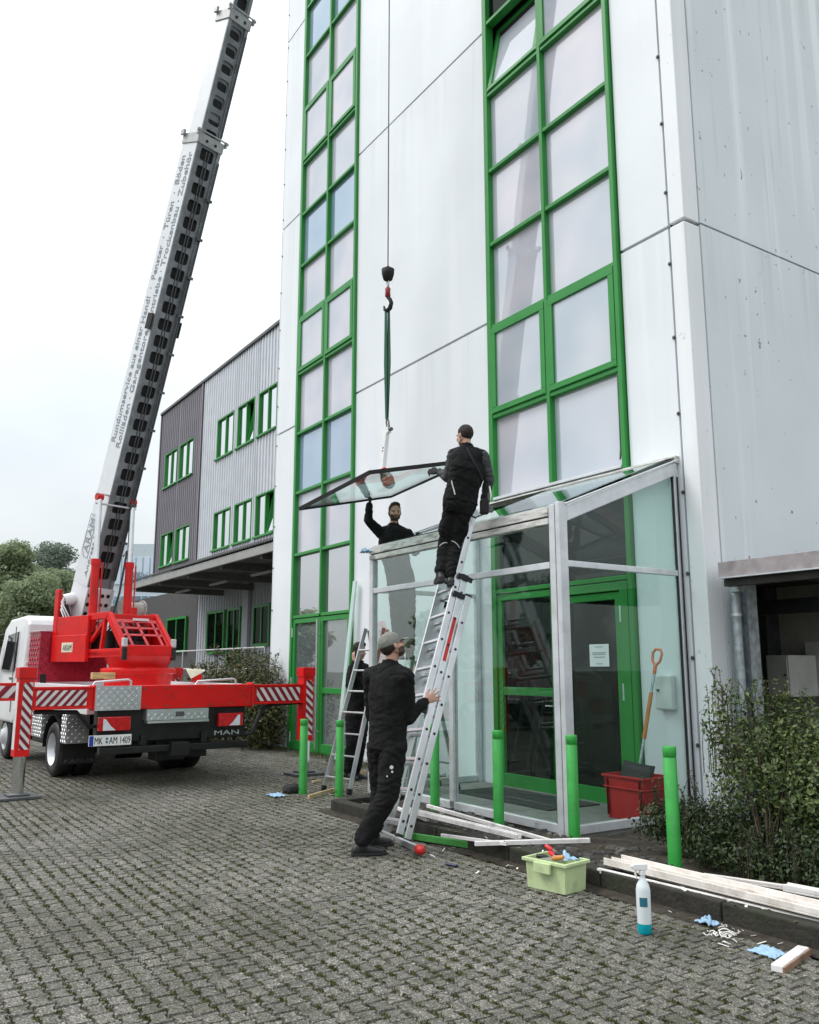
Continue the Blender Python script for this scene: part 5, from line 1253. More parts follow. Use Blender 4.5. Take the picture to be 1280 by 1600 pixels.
# white profiles taken off the roof
def profile(name, label, a, b, w, h, mat_, side=None, lip=True):
    a, b = Vector(a), Vector(b); t = thing(name, label, 'profile', (a + b) / 2, 0, 'dismantled profiles along the kerb')
    d = (b - a).normalized(); sd = UP.cross(d).normalized() if side is None else Vector(side); up_ = d.cross(sd)
    if up_.z < 0: up_ = -up_
    mb = MB().obox((a + b) / 2 + up_ * .008, d, sd, up_, (b - a).length / 2, w / 2, .006)
    if lip:
        for s_ in (-1, 1): mb.obox((a + b) / 2 + sd * s_ * (w / 2 - .006) + up_ * (h / 2 + .014), d, sd, up_, (b - a).length / 2, .006, h / 2)
        mb.obox((a + b) / 2 + up_ * (h * .5 + .016) - sd * w * .12, d, sd, up_, (b - a).length / 2 - .01, .004, h / 2 - .002)
    mb.build('channel', mat_, t, bevel=.003)
    g = MB()
    g.obox((a + b) / 2 + sd * (w / 2 + .004) + up_ * .02, d, sd, up_, (b - a).length / 2 - .03, .0035, .012)
    g.build('gasket', black, t)
    return t
whitep2 = M('yellowed_white_profile', (.72, .68, .64), .45, var=.1, vs=5, dirt=(.30, .24, .18), dirt_amt=.6, dirt_scale=6)
profile('roof_profile', 'broad white roof profile lying lengthways on the right stretch of kerb', gz(958, 1349, .15), gz(1330, 1440, .15), .19, .035, whitep2)
profile('roof_profile', 'thin white strip below the broad white profile on the kerb edge', gz(935, 1364, .10), gz(1300, 1452, .10), .03, .02, whitep)
profile('roof_profile', 'long white profile sloping from the ladder foot down to the porch corner', gz(632, 1268, .20), gz(812, 1312, .12), .065, .028, whitep)
profile('roof_profile', 'thin white strip lying above the sloping profile near the porch base', gz(668, 1262, .14), gz(860, 1318, .10), .03, .02, whitep)
profile('roof_profile', 'white strip with black end pointing at the tool crate', gz(742, 1322, .12), gz(922, 1317, .14), .038, .022, whitep)
profile('roof_profile', 'thin dark edged strip crossing over the green board by the ladder', gz(690, 1308, .10), gz(792, 1322, .13), .022, .014, whitep)
profile('roof_profile', 'short white strip lying crosswise under the ladder against the kerb', gz(612, 1262, .14), gz(668, 1284, .14), .03, .016, whitep)
profile('roof_profile', 'narrow white strip tucked between the right profile and the hedge', gz(1100, 1372, .14), gz(1290, 1400, .16), .028, .016, whitep2)
profile('roof_profile', 'short white profile on the kerb at the right edge of the photo', gz(1228, 1392, .17), gz(1330, 1412, .17), .07, .03, whitep)
tag(MB().bar(gz(628, 1304, .03), gz(745, 1322, .05), .055, .028).build('green_board', M('green_painted_board', (.06, .28, .06), .45, var=.15), bevel=.004), 'narrow green painted board lying against the kerb by the ladder foot', 'board')
oc = thing('profile_offcut', 'short white window profile offcut lying on the paving at lower right', 'profile', gz(1238, 1500))
a_, b_ = gz(1214, 1514, .02), gz(1256, 1484, .02)
MB().bar(a_, b_, .038, .06).build('body', whitep, oc, bevel=.006); MB().bar(a_ + V(.03, .01, -.004), b_ + V(.03, .01, -.004), .03, .012).build('broken_edge', M('wood_brown', (.24, .14, .09), .8, var=.4), oc)
wb = M('raw_pine', (.52, .40, .24), .7, var=.25, stretch=(8, 1, 1))
for a_, b_, w, lab in (((482, 1246), (530, 1232), .05, 'pale wooden batten under the step ladder foot'), ((545, 1207), (572, 1207), .05, 'pale wooden batten behind the step ladder by the facade'), ((488, 1222), (502, 1220), .03, 'short wooden offcut left of the step ladder')):
    tag(MB().bar(gz(*a_, .02), gz(*b_, .02), w, .025).build('wooden_batten', wb, bevel=.003), lab, 'batten')
tag(MB().cyl(gz(697, 1350, .012), gz(714, 1353, .012), .011, n=10).build('marker_pen', M('dark_blue_plastic', (.015, .02, .06), .4)), 'dark marker pen lying on the paving right of the ladder foot', 'pen')
# curled strips, chips and scraps: too many to count
sp_ = MB(); scr = M('scrap_white', (.66, .65, .62), .7, var=.2, isl=.3)
for (px, py, k, sx) in ((1130, 1465, 14, 26), (1165, 1460, 8, 40), (1060, 1432, 6, 24), (1205, 1478, 6, 20), (800, 1352, 10, 50), (705, 1332, 8, 60), (560, 1258, 16, 40), (600, 1285, 8, 30), (510, 1250, 6, 20), (640, 1290, 8, 30), (880, 1400, 5, 40), (1080, 1420, 6, 60), (690, 1270, 8, 30)):
    for _ in range(k):
        q = gz(px + rnd.gauss(0, sx * .5), py + rnd.gauss(0, 6)); z = .127 if (q.y > KY and q.y < KY + .14 and q.x > KX0) else (.075 if q.y > KY and q.x > KX0 else .004)
        q.z = z; a = rnd.uniform(0, 6.28); L_ = rnd.uniform(.005, .03); d = V(math.cos(a), math.sin(a), rnd.uniform(-.1, .2)); e = d.cross(UP).normalized() * rnd.uniform(.002, .009)
        sp_.add([q - d * L_ - e, q - d * L_ + e, q + d * L_ + e + V(0, 0, .008), q + d * L_ - e + V(0, 0, .008)], [(0, 1, 2, 3)])
for k in range(9):
    q = gz(1130 + rnd.gauss(0, 16), 1462 + rnd.gauss(0, 5), .01); a = rnd.uniform(0, 6.28); r_ = rnd.uniform(.02, .06); pts = []
    for s_ in range(9): t_ = a + s_ * .45; pts.append(q + V(math.cos(t_) * r_, math.sin(t_) * r_ * .8, .004 + .012 * abs(math.sin(s_ * .9))))
    sp_.tube(pts, .0035, 5)
tag(sp_.build('debris', scr, fix=False), kind='stuff')
# tool crate
cr0 = gz(822, 1388); cr1 = gz(873, 1397); cr2 = gz(912, 1385)
cu = (cr2 - cr1).normalized(); cu = V(.985, .17, 0).normalized(); cvv = V(-cu.y, cu.x, 0); cc = (cr1 + cr0) / 2 + cu * .12 + cvv * .14
lime = M('pale_lime_plastic', (.50, .61, .33), .45, var=.06, dirt=(.26, .28, .17), dirt_amt=.55, dirt_scale=11)
def crate(name, label, c, u, v, w, d, h, mat_, lipw=.02, taper=.03, ribs=False):
    t = thing(name, label, 'crate', c); c = Vector(c)
    mb = MB(); wt = .006
    def corner(sx, sy, z, ins=0): k = 1 - taper * (1 - z / h) * 2; return c + u * sx * (w / 2 * k - ins) + v * sy * (d / 2 * k - ins) + V(0, 0, z)
    for (s0, s1) in (((-1, -1), (1, -1)), ((1, -1), (1, 1)), ((1, 1), (-1, 1)), ((-1, 1), (-1, -1))):
        vs = [corner(*s0, .0), corner(*s1, .0), corner(*s1, h), corner(*s0, h), corner(*s0, .0, wt), corner(*s1, .0, wt), corner(*s1, h, wt), corner(*s0, h, wt)]
        mb.add(vs, [(0, 1, 2, 3), (4, 7, 6, 5), (0, 4, 5, 1), (3, 2, 6, 7), (0, 3, 7, 4), (1, 5, 6, 2)])
    mb.obox(c + V(0, 0, .012), u, v, UP, w / 2 * (1 - 2 * taper), d / 2 * (1 - 2 * taper), .006)
    mb.build('body', mat_, t, bevel=.003)
    rm = MB()
    for s_ in (-1, 1):
        rm.obox(c + v * s_ * (d / 2 + lipw / 2 - .002) + V(0, 0, h - .012), u, v, UP, w / 2 + lipw, lipw / 2, .012); rm.obox(c + u * s_ * (w / 2 + lipw / 2 - .002) + V(0, 0, h - .012), u, v, UP, lipw / 2, d / 2 - .002, .012)
    if ribs:
        for s_ in (-1, 1):
            for q in (-.45, .45): rm.obox(c - v * (d / 2 * (1 - taper * .6) + .006) + u * q * w * .9 + V(0, 0, h * .5), u, v, UP, .012, .006, h * .42)
        rm.obox(c - v * (d / 2 + .004) + V(0, 0, h * .72), u, v, UP, w / 2 - .0, .008, .008)
        rm.obox(c + u * (w / 2 + .002) + V(0, 0, h * .72), u, v, UP, .008, d / 2, .008)
    else:
        rm.obox(c - v * (d / 2 + .03) + V(0, 0, h - .045), u, v, UP, .07, .012, .035)
    rm.build('rim', mat_, t, bevel=.005)
    return t
crate('tool_crate', 'pale lime plastic crate filled with tools on the paving by the kerb', V(cc.x - .10, cc.y - .02, 0), cu, cvv, .345, .245, .20, lime)
hx = V(cc.x - .10, cc.y - .02, -.02)
def tool(name, label, a, b, r, m1, m2):
    t = thing(name, label, 'hand tool', a, 0, 'tools in the lime crate'); a, b = Vector(a), Vector(b); m_ = a.lerp(b, .45)
    MB().tube([a, a.lerp(m_, .2), a.lerp(m_, .7), m_], [r * .8, r, r * 1.1, r * .7], 10).build('grip', m1, t)
    MB().bar(m_, b, r * 1.6, r * .6).build('blade', m2, t)
orange = M('orange_wood', (.50, .20, .04), .5, var=.2, stretch=(1, 1, .2))
for k, (ax_, ay_, bx_, by_, m1, lab) in enumerate(((-.15, -.05, .05, .03, blackp, 'black handled trowel lying across the left of the lime crate'), (-.12, .08, .10, -.05, redp, 'red handled scraper in the middle of the lime crate'), (-.02, .02, .16, .09, blackp, 'black handled scraper standing up at the back of the lime crate'), (.15, -.10, -.08, -.12, orange, 'wooden handled chisel along the front of the lime crate'), (-.17, .10, -.02, .10, redp, 'red grip pliers at the left back of the lime crate'))):
    tool('hand_tool', lab, hx + cu * ax_ * .9 + cvv * ay_ * .85 + V(0, 0, .22 + .012 * k), hx + cu * bx_ * .9 + cvv * by_ * .85 + V(0, 0, .205 + .01 * (k % 3)), .016, m1, alu if k != 2 else blackp)
rag('cleaning_cloth', 'blue cloth stuffed among the tools in the lime crate', hx + cu * .08 + cvv * .02 + V(0, 0, .215), .075, blue_c, .07, 41)
# spray bottle
bp_ = gz(1008, 1458); sb_ = thing('spray_bottle', 'white trigger spray bottle with turquoise base on the paving', 'spray bottle', bp_)
bw = M('translucent_white_bottle', (.66, .72, .74), .25, var=.03); tq = M('turquoise_plastic', (.0, .34, .42), .3)
MB().lathe(bp_, UP, [(.040, .055), (.041, .15), (.041, .235), (.036, .262), (.020, .29), (.014, .31), (.014, .325)], 28).build('bottle', bw, sb_)
MB().lathe(bp_, UP, [(.036, 0), (.0405, .008), (.0405, .054)], 28).build('base_band', tq, sb_)
fdir = (CAM - bp_); fdir.z = 0; fdir.normalize(); sdir = UP.cross(fdir).normalized()
lb = MB()
for k in range(-4, 5):
    a0, a1 = k * .14, (k + 1) * .14
    if k == 4: break
    d0, d1 = fdir * math.cos(a0) + sdir * math.sin(a0), fdir * math.cos(a1) + sdir * math.sin(a1)
    for z0, z1 in ((.15, .20),): lb.add([bp_ + d0 * .0418 + V(0, 0, z0), bp_ + d1 * .0418 + V(0, 0, z0), bp_ + d1 * .0418 + V(0, 0, z1), bp_ + d0 * .0418 + V(0, 0, z1)], [(0, 1, 2, 3)])
lb.build('label', M('dark_teal_print', (.02, .14, .20), .5), sb_, fix=False)
hd_m = MB().cyl(bp_ + V(0, 0, .318), bp_ + V(0, 0, .342), .019, n=16)
n_ = -sdir * .9 + fdir * .3; n_.normalize()
hd_m.obox(bp_ + V(0, 0, .362) + n_ * .012, n_, n_.cross(UP), UP, .042, .012, .016).cyl(bp_ + V(0, 0, .364) + n_ * .05, bp_ + V(0, 0, .364) + n_ * .068, .009, n=12)
hd_m.tube([bp_ + V(0, 0, .35) + n_ * .036, bp_ + V(0, 0, .325) + n_ * .042, bp_ + V(0, 0, .30) + n_ * .032], [.006, .007, .005], 6)
hd_m.build('trigger_head', M('white_trigger', (.78, .78, .78), .4), sb_, bevel=.004)
# red crate with snow shovel inside the porch
rc = V(-6.32, 6.55, .046)
ru = V(.80, .60, 0).normalized(); rv = V(-ru.y, ru.x, 0)
rc = V(-6.17, 6.74, .046); crate('red_crate', 'large red plastic crate on the porch floor with a shovel in it', rc, V(1, 0, 0), V(0, 1, 0), .52, .40, .42, M('worn_red_plastic', (.42, .018, .018), .45, var=.15, dirt=(.15, .02, .02), dirt_amt=.5), .018, .06, True)
sh = thing('snow_shovel', 'snow shovel with orange handle standing in the red crate', 'shovel', rc)
s_a = aty(1000, 1196, 6.72); s_b = aty(1026, 1030, 6.95)
dsh = (s_b - s_a).normalized(); sdh = V(1, .1, 0); sdh = (sdh - dsh * sdh.dot(dsh)).normalized()
bl_ = MB(); n = 9; vs = []
for i in range(n):
    f = i / (n - 1) - .5
    for j in range(4):
        g = j / 3; vs.append(s_a + sdh * f * .36 + dsh * .02 - dsh * g * .22 + V(0, -1, 0) * (.03 - .12 * f * f) + V(0, -1, 0) * .03 * g)
bl_.add(vs, [(i * 4 + j, (i + 1) * 4 + j, (i + 1) * 4 + j + 1, i * 4 + j + 1) for i in range(n - 1) for j in range(3)], True)
bo = bl_.build('blade', black, sh, fix=False); mm = bo.modifiers.new('s', 'SOLIDIFY'); mm.thickness = .02
MB().cyl(s_a - dsh * .05, s_b - dsh * .06, .014, n=12).build('tube', steel_g, sh)
MB().cyl(s_a + dsh * .26, s_a + (s_b - s_a) * .68, .021, n=12).build('shaft_sleeve', M('orange_shaft', (.55, .22, .05), .45, var=.15), sh)
og = M('orange_grip_plastic', (.62, .16, .04), .4); q0 = s_b - dsh * .07
MB().tube([q0, q0 + dsh * .05 - sdh * .045, q0 + dsh * .13 - sdh * .055, q0 + dsh * .17 - sdh * .03, q0 + dsh * .17 + sdh * .03, q0 + dsh * .13 + sdh * .055, q0 + dsh * .05 + sdh * .045, q0], .014, 8).tube([q0 - dsh * .08, q0], [.018, .02], 10).build('d_grip', og, sh)
# cars parked across the yard, seen mirrored in the porch glass
def parked_car(loc, rz, label, paint, first=[]):
    t = thing('parked_car', label, 'car', loc, rz, 'cars parked across the yard mirrored in the glazing')
    def b(mb, n, m, bevel=0, **k): return mb.build(n, m, t, bevel=bevel, local=True, **k)
    side = [(-2.15, .35), (-2.2, .62), (-2.1, .85), (-1.9, .92), (-1.35, 1.38), (-.6, 1.46), (.25, 1.44), (1.05, .95), (1.85, .84), (2.12, .68), (2.15, .35)]
    def yw(z): return .88 - max(0, z - .9) * .32
    n = len(side); body = MB().add([(x, -yw(z), z) for x, z in side] + [(x, yw(z), z) for x, z in side], [tuple(range(n))[::-1], tuple(range(n, 2 * n))] + [(i, (i + 1) % n, n + (i + 1) % n, n + i) for i in range(n)])
    b(body, 'body', paint, .05, bseg=3)
    for s_ in (-1, 1):
        b(MB().prism([(x, s_ * (yw(z) + .003), z) for x, z in ((-1.6, .97), (-1.2, 1.33), (-.6, 1.39), (.2, 1.37), (.8, .98))], (0, s_ * .004, 0)), 'side_window', cw)
        for x in (-1.35, 1.35):
            b(MB().lathe((x, s_ * .68, .31), (0, s_, 0), [(.2, 0), (.31, .01), (.31, .19), (.2, .21)], 24), 'tyre', black); b(MB().lathe((x, s_ * .87, .31), (0, s_, 0), [(.2, .0), (.16, .01), (.001, .03)], 20), 'rim', alu)
        b(MB().box(2.06, 2.17, s_ * .6 - .17, s_ * .6 + .17, .62, .74), 'headlight', alu_l, .02); b(MB().box(-2.22, -2.12, s_ * .65 - .14, s_ * .65 + .14, .68, .84), 'tail_light', redp, .02)
    b(MB().add([(.3, -.66, 1.40), (.3, .66, 1.40), (1.04, .8, .97), (1.04, -.8, .97)], [(0, 1, 2, 3)]).xf(Matrix.Translation((.02, 0, .03))), 'windscreen', cw)
    return t
parked_car((-20.5, -4.4, -.0), R(75), 'white car parked across the yard, seen only mirrored in the porch glass', white)
parked_car((-17.3, -5.6, -.0), R(75), 'dark car parked across the yard, seen only mirrored in the porch glass', M('dark_car_paint', (.03, .032, .036), .25, coat=.6))

# ================================================================ PEOPLE
def capsule(mb, p0, r0, p1, r1, n=14):
    p0, p1 = Vector(p0), Vector(p1); L_ = (p1 - p0).length
    if L_ < 1e-5: return mb
    pr = [(r0 * math.sin(a), -r0 * math.cos(a)) for a in (.15, .5, .9, 1.3)] + [(r0, 0), (r1, L_)] + [(r1 * math.cos(a), L_ + r1 * math.sin(a)) for a in (.3, .7, 1.1, 1.42)]
    return mb.lathe(p0, p1 - p0, pr, n)
def ellipsoid(mb, c, ax, ay, az, n=16, m=10):
    c, ax, ay, az = Vector(c), Vector(ax), Vector(ay), Vector(az); vs = []
    for j in range(1, m):
        t_ = math.pi * j / m
        for i in range(n): f = 2 * math.pi * i / n; vs.append(c + ax * math.sin(t_) * math.cos(f) + ay * math.sin(t_) * math.sin(f) + az * math.cos(t_))
    fs = [(j * n + i, j * n + (i + 1) % n, (j + 1) * n + (i + 1) % n, (j + 1) * n + i) for j in range(m - 2) for i in range(n)]
    fs += [tuple(range(n)), tuple(range((m - 2) * n, (m - 1) * n))]
    return mb.add(vs, fs, True)
def loft(mb, rings, n=20):
    """rings: (centre, side half vector, front half vector)"""
    vs = []
    for c, a, b in rings:
        for i in range(n):
            f = 2 * math.pi * i / n; cx, sy = math.cos(f), math.sin(f)
            k = 1 / (abs(cx) ** 2.6 + abs(sy) ** 2.6) ** (1 / 2.6)
            vs.append(Vector(c) + Vector(a) * cx * k + Vector(b) * sy * k)
    m = len(rings)
    return mb.add(vs, [(j * n + i, j * n + (i + 1) % n, (j + 1) * n + (i + 1) % n, (j + 1) * n + i) for j in range(m - 1) for i in range(n)] + [tuple(range(n))[::-1], tuple(range((m - 1) * n, m * n))], True)
def hand(mb, wrist, d, nrm, thumb, s_=1., curl=.25, spread=.12):
    """palm, four unequal bent fingers and a thumb leaving the side of the palm; nrm points out of the palm"""
    d = Vector(d).normalized(); nrm = Vector(nrm); nrm = (nrm - d * nrm.dot(d)).normalized(); t = Vector(thumb); t = (t - d * t.dot(d) - nrm * t.dot(nrm)).normalized()
    w = Vector(wrist)
    loft(mb, [(w - d * .02 * s_, t * .027 * s_, nrm * .020 * s_), (w + d * .02 * s_, t * .034 * s_, nrm * .017 * s_), (w + d * .06 * s_, t * .042 * s_, nrm * .015 * s_), (w + d * .095 * s_, t * .041 * s_, nrm * .012 * s_)], 14)
    for k, (off, L_) in enumerate(((.031, .072), (.0105, .080), (-.0105, .075), (-.031, .058))):
        b = w + d * (.088 - .004 * abs(k - 1)) * s_ + t * off * s_; fd = (d + t * spread * (1.5 - k) * .55).normalized(); ang = curl * (1 + .12 * k)
        p = b - d * .02 * s_; q = b; r_ = .0092 * s_
        for j, f in enumerate((.46, .30, .24)):
            dd = fd * math.cos(ang * (j + .5)) + nrm * math.sin(ang * (j + .5)); e = q + dd * L_ * f * s_; capsule(mb, p, r_, q, r_ * .98, 8) if j == 0 else None
            capsule(mb, q, r_ * (1 - .08 * j), e, r_ * (.94 - .08 * j), 8); q = e
    b = w + d * .022 * s_ + t * .024 * s_; e1 = b + (t * .75 + d * .62 + nrm * .25).normalized() * .042 * s_; e2 = e1 + (t * .35 + d * .9 + nrm * .3 * (1 + curl)).normalized() * .036 * s_; e3 = e2 + (t * .1 + d * .95 + nrm * .4).normalized() * .024 * s_
    capsule(mb, b, .014 * s_, e1, .0115 * s_, 8); capsule(mb, e1, .0112 * s_, e2, .0098 * s_, 8); capsule(mb, e2, .0098 * s_, e3, .008 * s_, 8)
skin_m = M('skin', (.46, .26, .19), .5, var=.10, vs=14, bump=.1, bs=300)
skin_lip = M('lips_skin', (.36, .15, .12), .5); beard_m = M('beard_stubble', (.10, .058, .040), .8, var=.4, vs=120, bump=.8, bs=400); eye_m = M('eye_dark', (.03, .022, .02), .25); eye_w = M('eye_white', (.55, .53, .5), .3)
hair_m = M('dark_hair', (.022, .014, .010), .65, var=.5, vs=60, bump=1., bs=260, stretch=(1, 1, .3))
black_c = M('black_fleece', (.0055, .0055, .006), .9, spec=.3, var=.35, vs=9, bump=.35, bs=300)
black_t = M('black_work_trouser_cloth', (.0065, .0065, .007), .9, spec=.3, var=.35, vs=9, bump=.4, bs=320)
grey_sl = M('dark_grey_sleeve_cloth', (.055, .056, .062), .85, var=.2, vs=9, bump=.4, bs=320)
shoe_m = M('black_work_boot', (.010, .010, .011), .45, var=.4, bump=.2, bs=120); glove_m = M('black_work_glove', (.014, .014, .015), .8, bump=.4, bs=250)
piping = M('reflective_piping', (.62, .62, .62), .4)
def head_shapes(mb, H, hx, hy, hz, k=1.):
    """H centre of skull; hx right, hy face direction, hz up"""
    P = lambda x, y, z: H + (hx * x + hy * y + hz * z) * k
    ellipsoid(mb, P(0, -.012, .025), hx * .076 * k, hy * .096 * k, hz * .092 * k)
    ellipsoid(mb, P(0, .022, -.03), hx * .064 * k, hy * .070 * k, hz * .085 * k)
    ellipsoid(mb, P(0, .045, -.085), hx * .040 * k, hy * .040 * k, hz * .030 * k)           # chin
    for s_ in (-1, 1):
        ellipsoid(mb, P(s_ * .036, .060, -.032), hx * .024 * k, hy * .026 * k, hz * .022 * k)   # cheekbone
        capsule(mb, P(s_ * .046, .028, -.075), .022 * k, P(s_ * .056, -.01, -.045), .022 * k, 10)  # jaw
        ellipsoid(mb, P(s_ * .079, -.008, -.012), hx * .011 * k, (hy * .018 - hz * .003) * k, hz * .031 * k)  # ear
        ellipsoid(mb, P(s_ * .030, .078, .014), hx * .024 * k, hy * .012 * k, hz * .008 * k)      # brow
    capsule(mb, P(0, .085, .006), .009 * k, P(0, .109, -.030), .013 * k, 10); ellipsoid(mb, P(0, .098, -.036), hx * .018 * k, hy * .014 * k, hz * .010 * k)
    ellipsoid(mb, P(0, .086, -.058), hx * .024 * k, hy * .010 * k, hz * .007 * k); ellipsoid(mb, P(0, .084, -.067), hx * .021 * k, hy * .010 * k, hz * .007 * k)
def person(label, J, f, head_dir, head_up, height=1.78, hair='short', beard=False, sleeve=None, jacket_len=.08, gloves=False, hands={}, foot_dir=None, vest=False, jacket_mat=None, wrap=1., leg=1.):
    """J: joint positions: pelvis, chest, neck, head, and per side sh, el, wr, hip, kn, an"""
    k = height / 1.78
    t = thing('person', label, 'person', V(J['pelvis'].x, J['pelvis'].y, min(J['anL'].z, J['anR'].z) - .09))
    f = Vector(f).normalized()
    up_ = (J['neck'] - J['pelvis']).normalized(); sd = f.cross(up_).normalized(); f = up_.cross(sd)     # sd: the person's right
    hy = Vector(head_dir).normalized(); hx = hy.cross(Vector(head_up)).normalized(); hz = hx.cross(hy)
    H = J['head']
    # skin: one continuous body
    mb = MB(); head_shapes(mb, H, hx, hy, hz, k)
    capsule(mb, J['neck'] - up_ * .05, .058 * k, H - hz * .05 * k - hy * .015, .054 * k)
    loft(mb, [(J['pelvis'] - up_ * .08, sd * .12, f * .085), (J['pelvis'], sd * .15, f * .1), (J['pelvis'].lerp(J['chest'], .5), sd * .13, f * .09), (J['chest'], sd * .15, f * .105), (J['neck'] - up_ * .07, sd * .14, f * .07), (J['neck'], sd * .06, f * .055)])
    for s_ in 'LR':
        capsule(mb, J['sh' + s_], .05 * k, J['el' + s_], .038 * k); capsule(mb, J['el' + s_], .038 * k, J['wr' + s_], .026 * k)
        capsule(mb, J['hip' + s_], .075 * k, J['kn' + s_], .05 * k); capsule(mb, J['kn' + s_], .05 * k, J['an' + s_], .036 * k)
        if s_ in hands:
            d, n_, th, cu_, sp_ = hands[s_]; hand(mb, J['wr' + s_] + Vector(d).normalized() * .015, d, n_, th, 1.02 * k, cu_, sp_)
    me = baked(mb, .0055, 2)
    gl = MB()
    body = place(me, 'body', [skin_m, beard_m, skin_lip, eye_m, glove_m, eye_w], t)
    W = WM[t.name]
    for v in body.data.vertices:       # eye sockets
        q = W @ v.co - H; x, y, z = q.dot(hx) / k, q.dot(hy) / k, q.dot(hz) / k
        if y > .04:
            for s_ in (-1, 1):
                d2 = ((x - s_ * .031) / .017) ** 2 + ((z + .004) / .010) ** 2
                if d2 < 1.4: v.co -= hy * .011 * k * (1 - d2 / 1.4)
    for p in body.data.polygons:
        c = W @ p.center; q = c - H; x, y, z = q.dot(hx) / k, q.dot(hy) / k, q.dot(hz) / k
        if q.length < .2 * k:
            if y > .05 and any(((x - s_ * .031) / .012) ** 2 + ((z + .005) / .0055) ** 2 < 1 for s_ in (-1, 1)):
                p.material_index = 3 if any(abs(x - s_ * .031) < .0055 for s_ in (-1, 1)) else 5
            elif y > .06 and abs(x) < .024 and -.072 < z < -.055: p.material_index = 2
            elif beard and -.118 < z < -.058 + .022 * abs(x) / .06 + .007 * noise.noise(q * 90) and y > .0 and not (abs(x) < .026 and -.073 < z < -.052): p.material_index = 1
            elif beard and y > .06 and abs(x) < .03 and -.054 < z < -.045: p.material_index = 1
            elif y > .055 and any(abs(x - s_ * .031) < .02 and abs(z - .015 + abs(x) * .06) < .0045 for s_ in (-1, 1)): p.material_index = 1
        elif gloves:
            for s_ in gloves:
                if (c - J['wr' + s_]).length < .22 and (c - J['wr' + s_]).dot(J['wr' + s_] - J['el' + s_]) > -.006: p.material_index = 4
    # trousers
    def wr(a, fr, sd_=0):
        def g(co, n):
            w_ = noise.noise(co * 4 + V(sd_, 1, 2)) * .08
            c1 = abs(noise.noise(V((co.x + w_) * fr * .7, (co.y + w_) * fr * .7, (co.z + w_ * 1.5) * fr * 1.5 + sd_)))
            c2 = abs(noise.noise(V(co.x * fr * 1.7, (co.y - w_) * fr * 1.7, (co.z - w_) * fr * 2.6 + sd_ + 5)))
            return a * (min(c1, .32) * 3.2 - .55) + a * .45 * (min(c2, .3) * 3 - .4)
        return g
    tr = MB(); P_ = J['pelvis']
    loft(tr, [(P_ - up_ * .13, sd * .13 * wrap, f * .10), (P_ - up_ * .05, sd * .168 * wrap, f * .128), (P_ + up_ * .05, sd * .165 * wrap, f * .122), (P_ + up_ * .13, sd * .152 * wrap, f * .112)])
    for s_ in 'LR':
        capsule(tr, J['hip' + s_], .115 * k * leg, J['kn' + s_], .094 * k * leg); capsule(tr, J['kn' + s_], .094 * k * leg, J['an' + s_] + V(0, 0, .04), .068 * k)
        m_ = J['hip' + s_].lerp(J['kn' + s_], .55) + (sd if s_ == 'R' else -sd) * .07 * k
        ellipsoid(tr, m_, sd * .03, f * .06, up_ * .09)
        ellipsoid(tr, J['kn' + s_] + f * .02, sd * .07, f * .07, up_ * .10)
    me = baked(tr, .010, 2, wr(.010, 11)); place(me, 'trousers', black_t, t)
    # boots
    for s_ in 'LR':
        a = J['an' + s_]; fd = Vector(foot_dir[s_] if isinstance(foot_dir, dict) else (foot_dir or f)); fd.z = 0; fd.normalize(); s2 = fd.cross(UP); g = a - V(0, 0, .085)
        b = MB(); capsule(b, a + V(0, 0, .05), .055, a - V(0, 0, .02), .052)
        loft(b, [(g - fd * .085 + V(0, 0, .03), s2 * .030, UP * .03), (g - fd * .06 + V(0, 0, .045), s2 * .040, UP * .045), (g + fd * .02 + V(0, 0, .05), s2 * .042, UP * .05), (g + fd * .10 + V(0, 0, .035), s2 * .048, UP * .035), (g + fd * .17 + V(0, 0, .028), s2 * .044, UP * .028), (g + fd * .20 + V(0, 0, .022), s2 * .025, UP * .02)], 14)
        bo = place(baked(b, .008, 2), 'boot', shoe_m, t)
        so = MB(); pts = []
        for x, y in ((-.09, .028), (-.05, .042), (.03, .043), (.11, .051), (.18, .043), (.21, .02)): pts.append((x, y))
        poly = [g + fd * x + s2 * y for x, y in pts] + [g + fd * x - s2 * y for x, y in pts[::-1]]
        so.prism([p + V(0, 0, .0) for p in poly], (0, 0, .022)).build('sole', black, bo, bevel=.004)
    # jacket
    jk = MB(); C_ = J['chest']; N_ = J['neck']
    loft(jk, [(P_ - up_ * jacket_len, sd * .172 * wrap, f * .135), (P_ + up_ * .03, sd * .165 * wrap, f * .132), (P_.lerp(C_, .5), sd * .162 * wrap, f * .128), (C_, sd * .182 * wrap, f * .135), (C_.lerp(N_, .55), sd * .172 * wrap, f * .115), (N_ - up_ * .035, sd * .115, f * .085), (N_ + up_ * .0, sd * .068, f * .066), (N_ + up_ * .035, sd * .062, f * .062)])
    for s_ in 'LR': capsule(jk, C_.lerp(N_, .5), .088 * k, J['sh' + s_].lerp(C_.lerp(N_, .5), .12 if sleeve else 0), (.066 if sleeve else .074) * k)
    for s_ in 'LR': capsule(jk, N_ - up_ * .035, .062 * k, J['sh' + s_].lerp(N_, .12) , .07 * k)
    slv = MB() if sleeve else jk
    for s_ in 'LR':
        e_ = J['el' + s_]; w_ = J['wr' + s_]
        capsule(slv, J['sh' + s_], .076 * k if not sleeve else .066 * k, e_, .058 * k); capsule(slv, e_, .058 * k, w_.lerp(e_, .06), .044 * k)
    jm = place(baked(jk, .011, 2, wr(.009, 10, 5)), 'jacket', jacket_mat or black_c, t)
    if sleeve: place(baked(slv, .010, 2, wr(.011, 13, 9)), 'sleeve', sleeve, t)
    # hair or cap
    PP = lambda x, y, z: H + (hx * x + hy * y + hz * z) * k
    hm = MB()
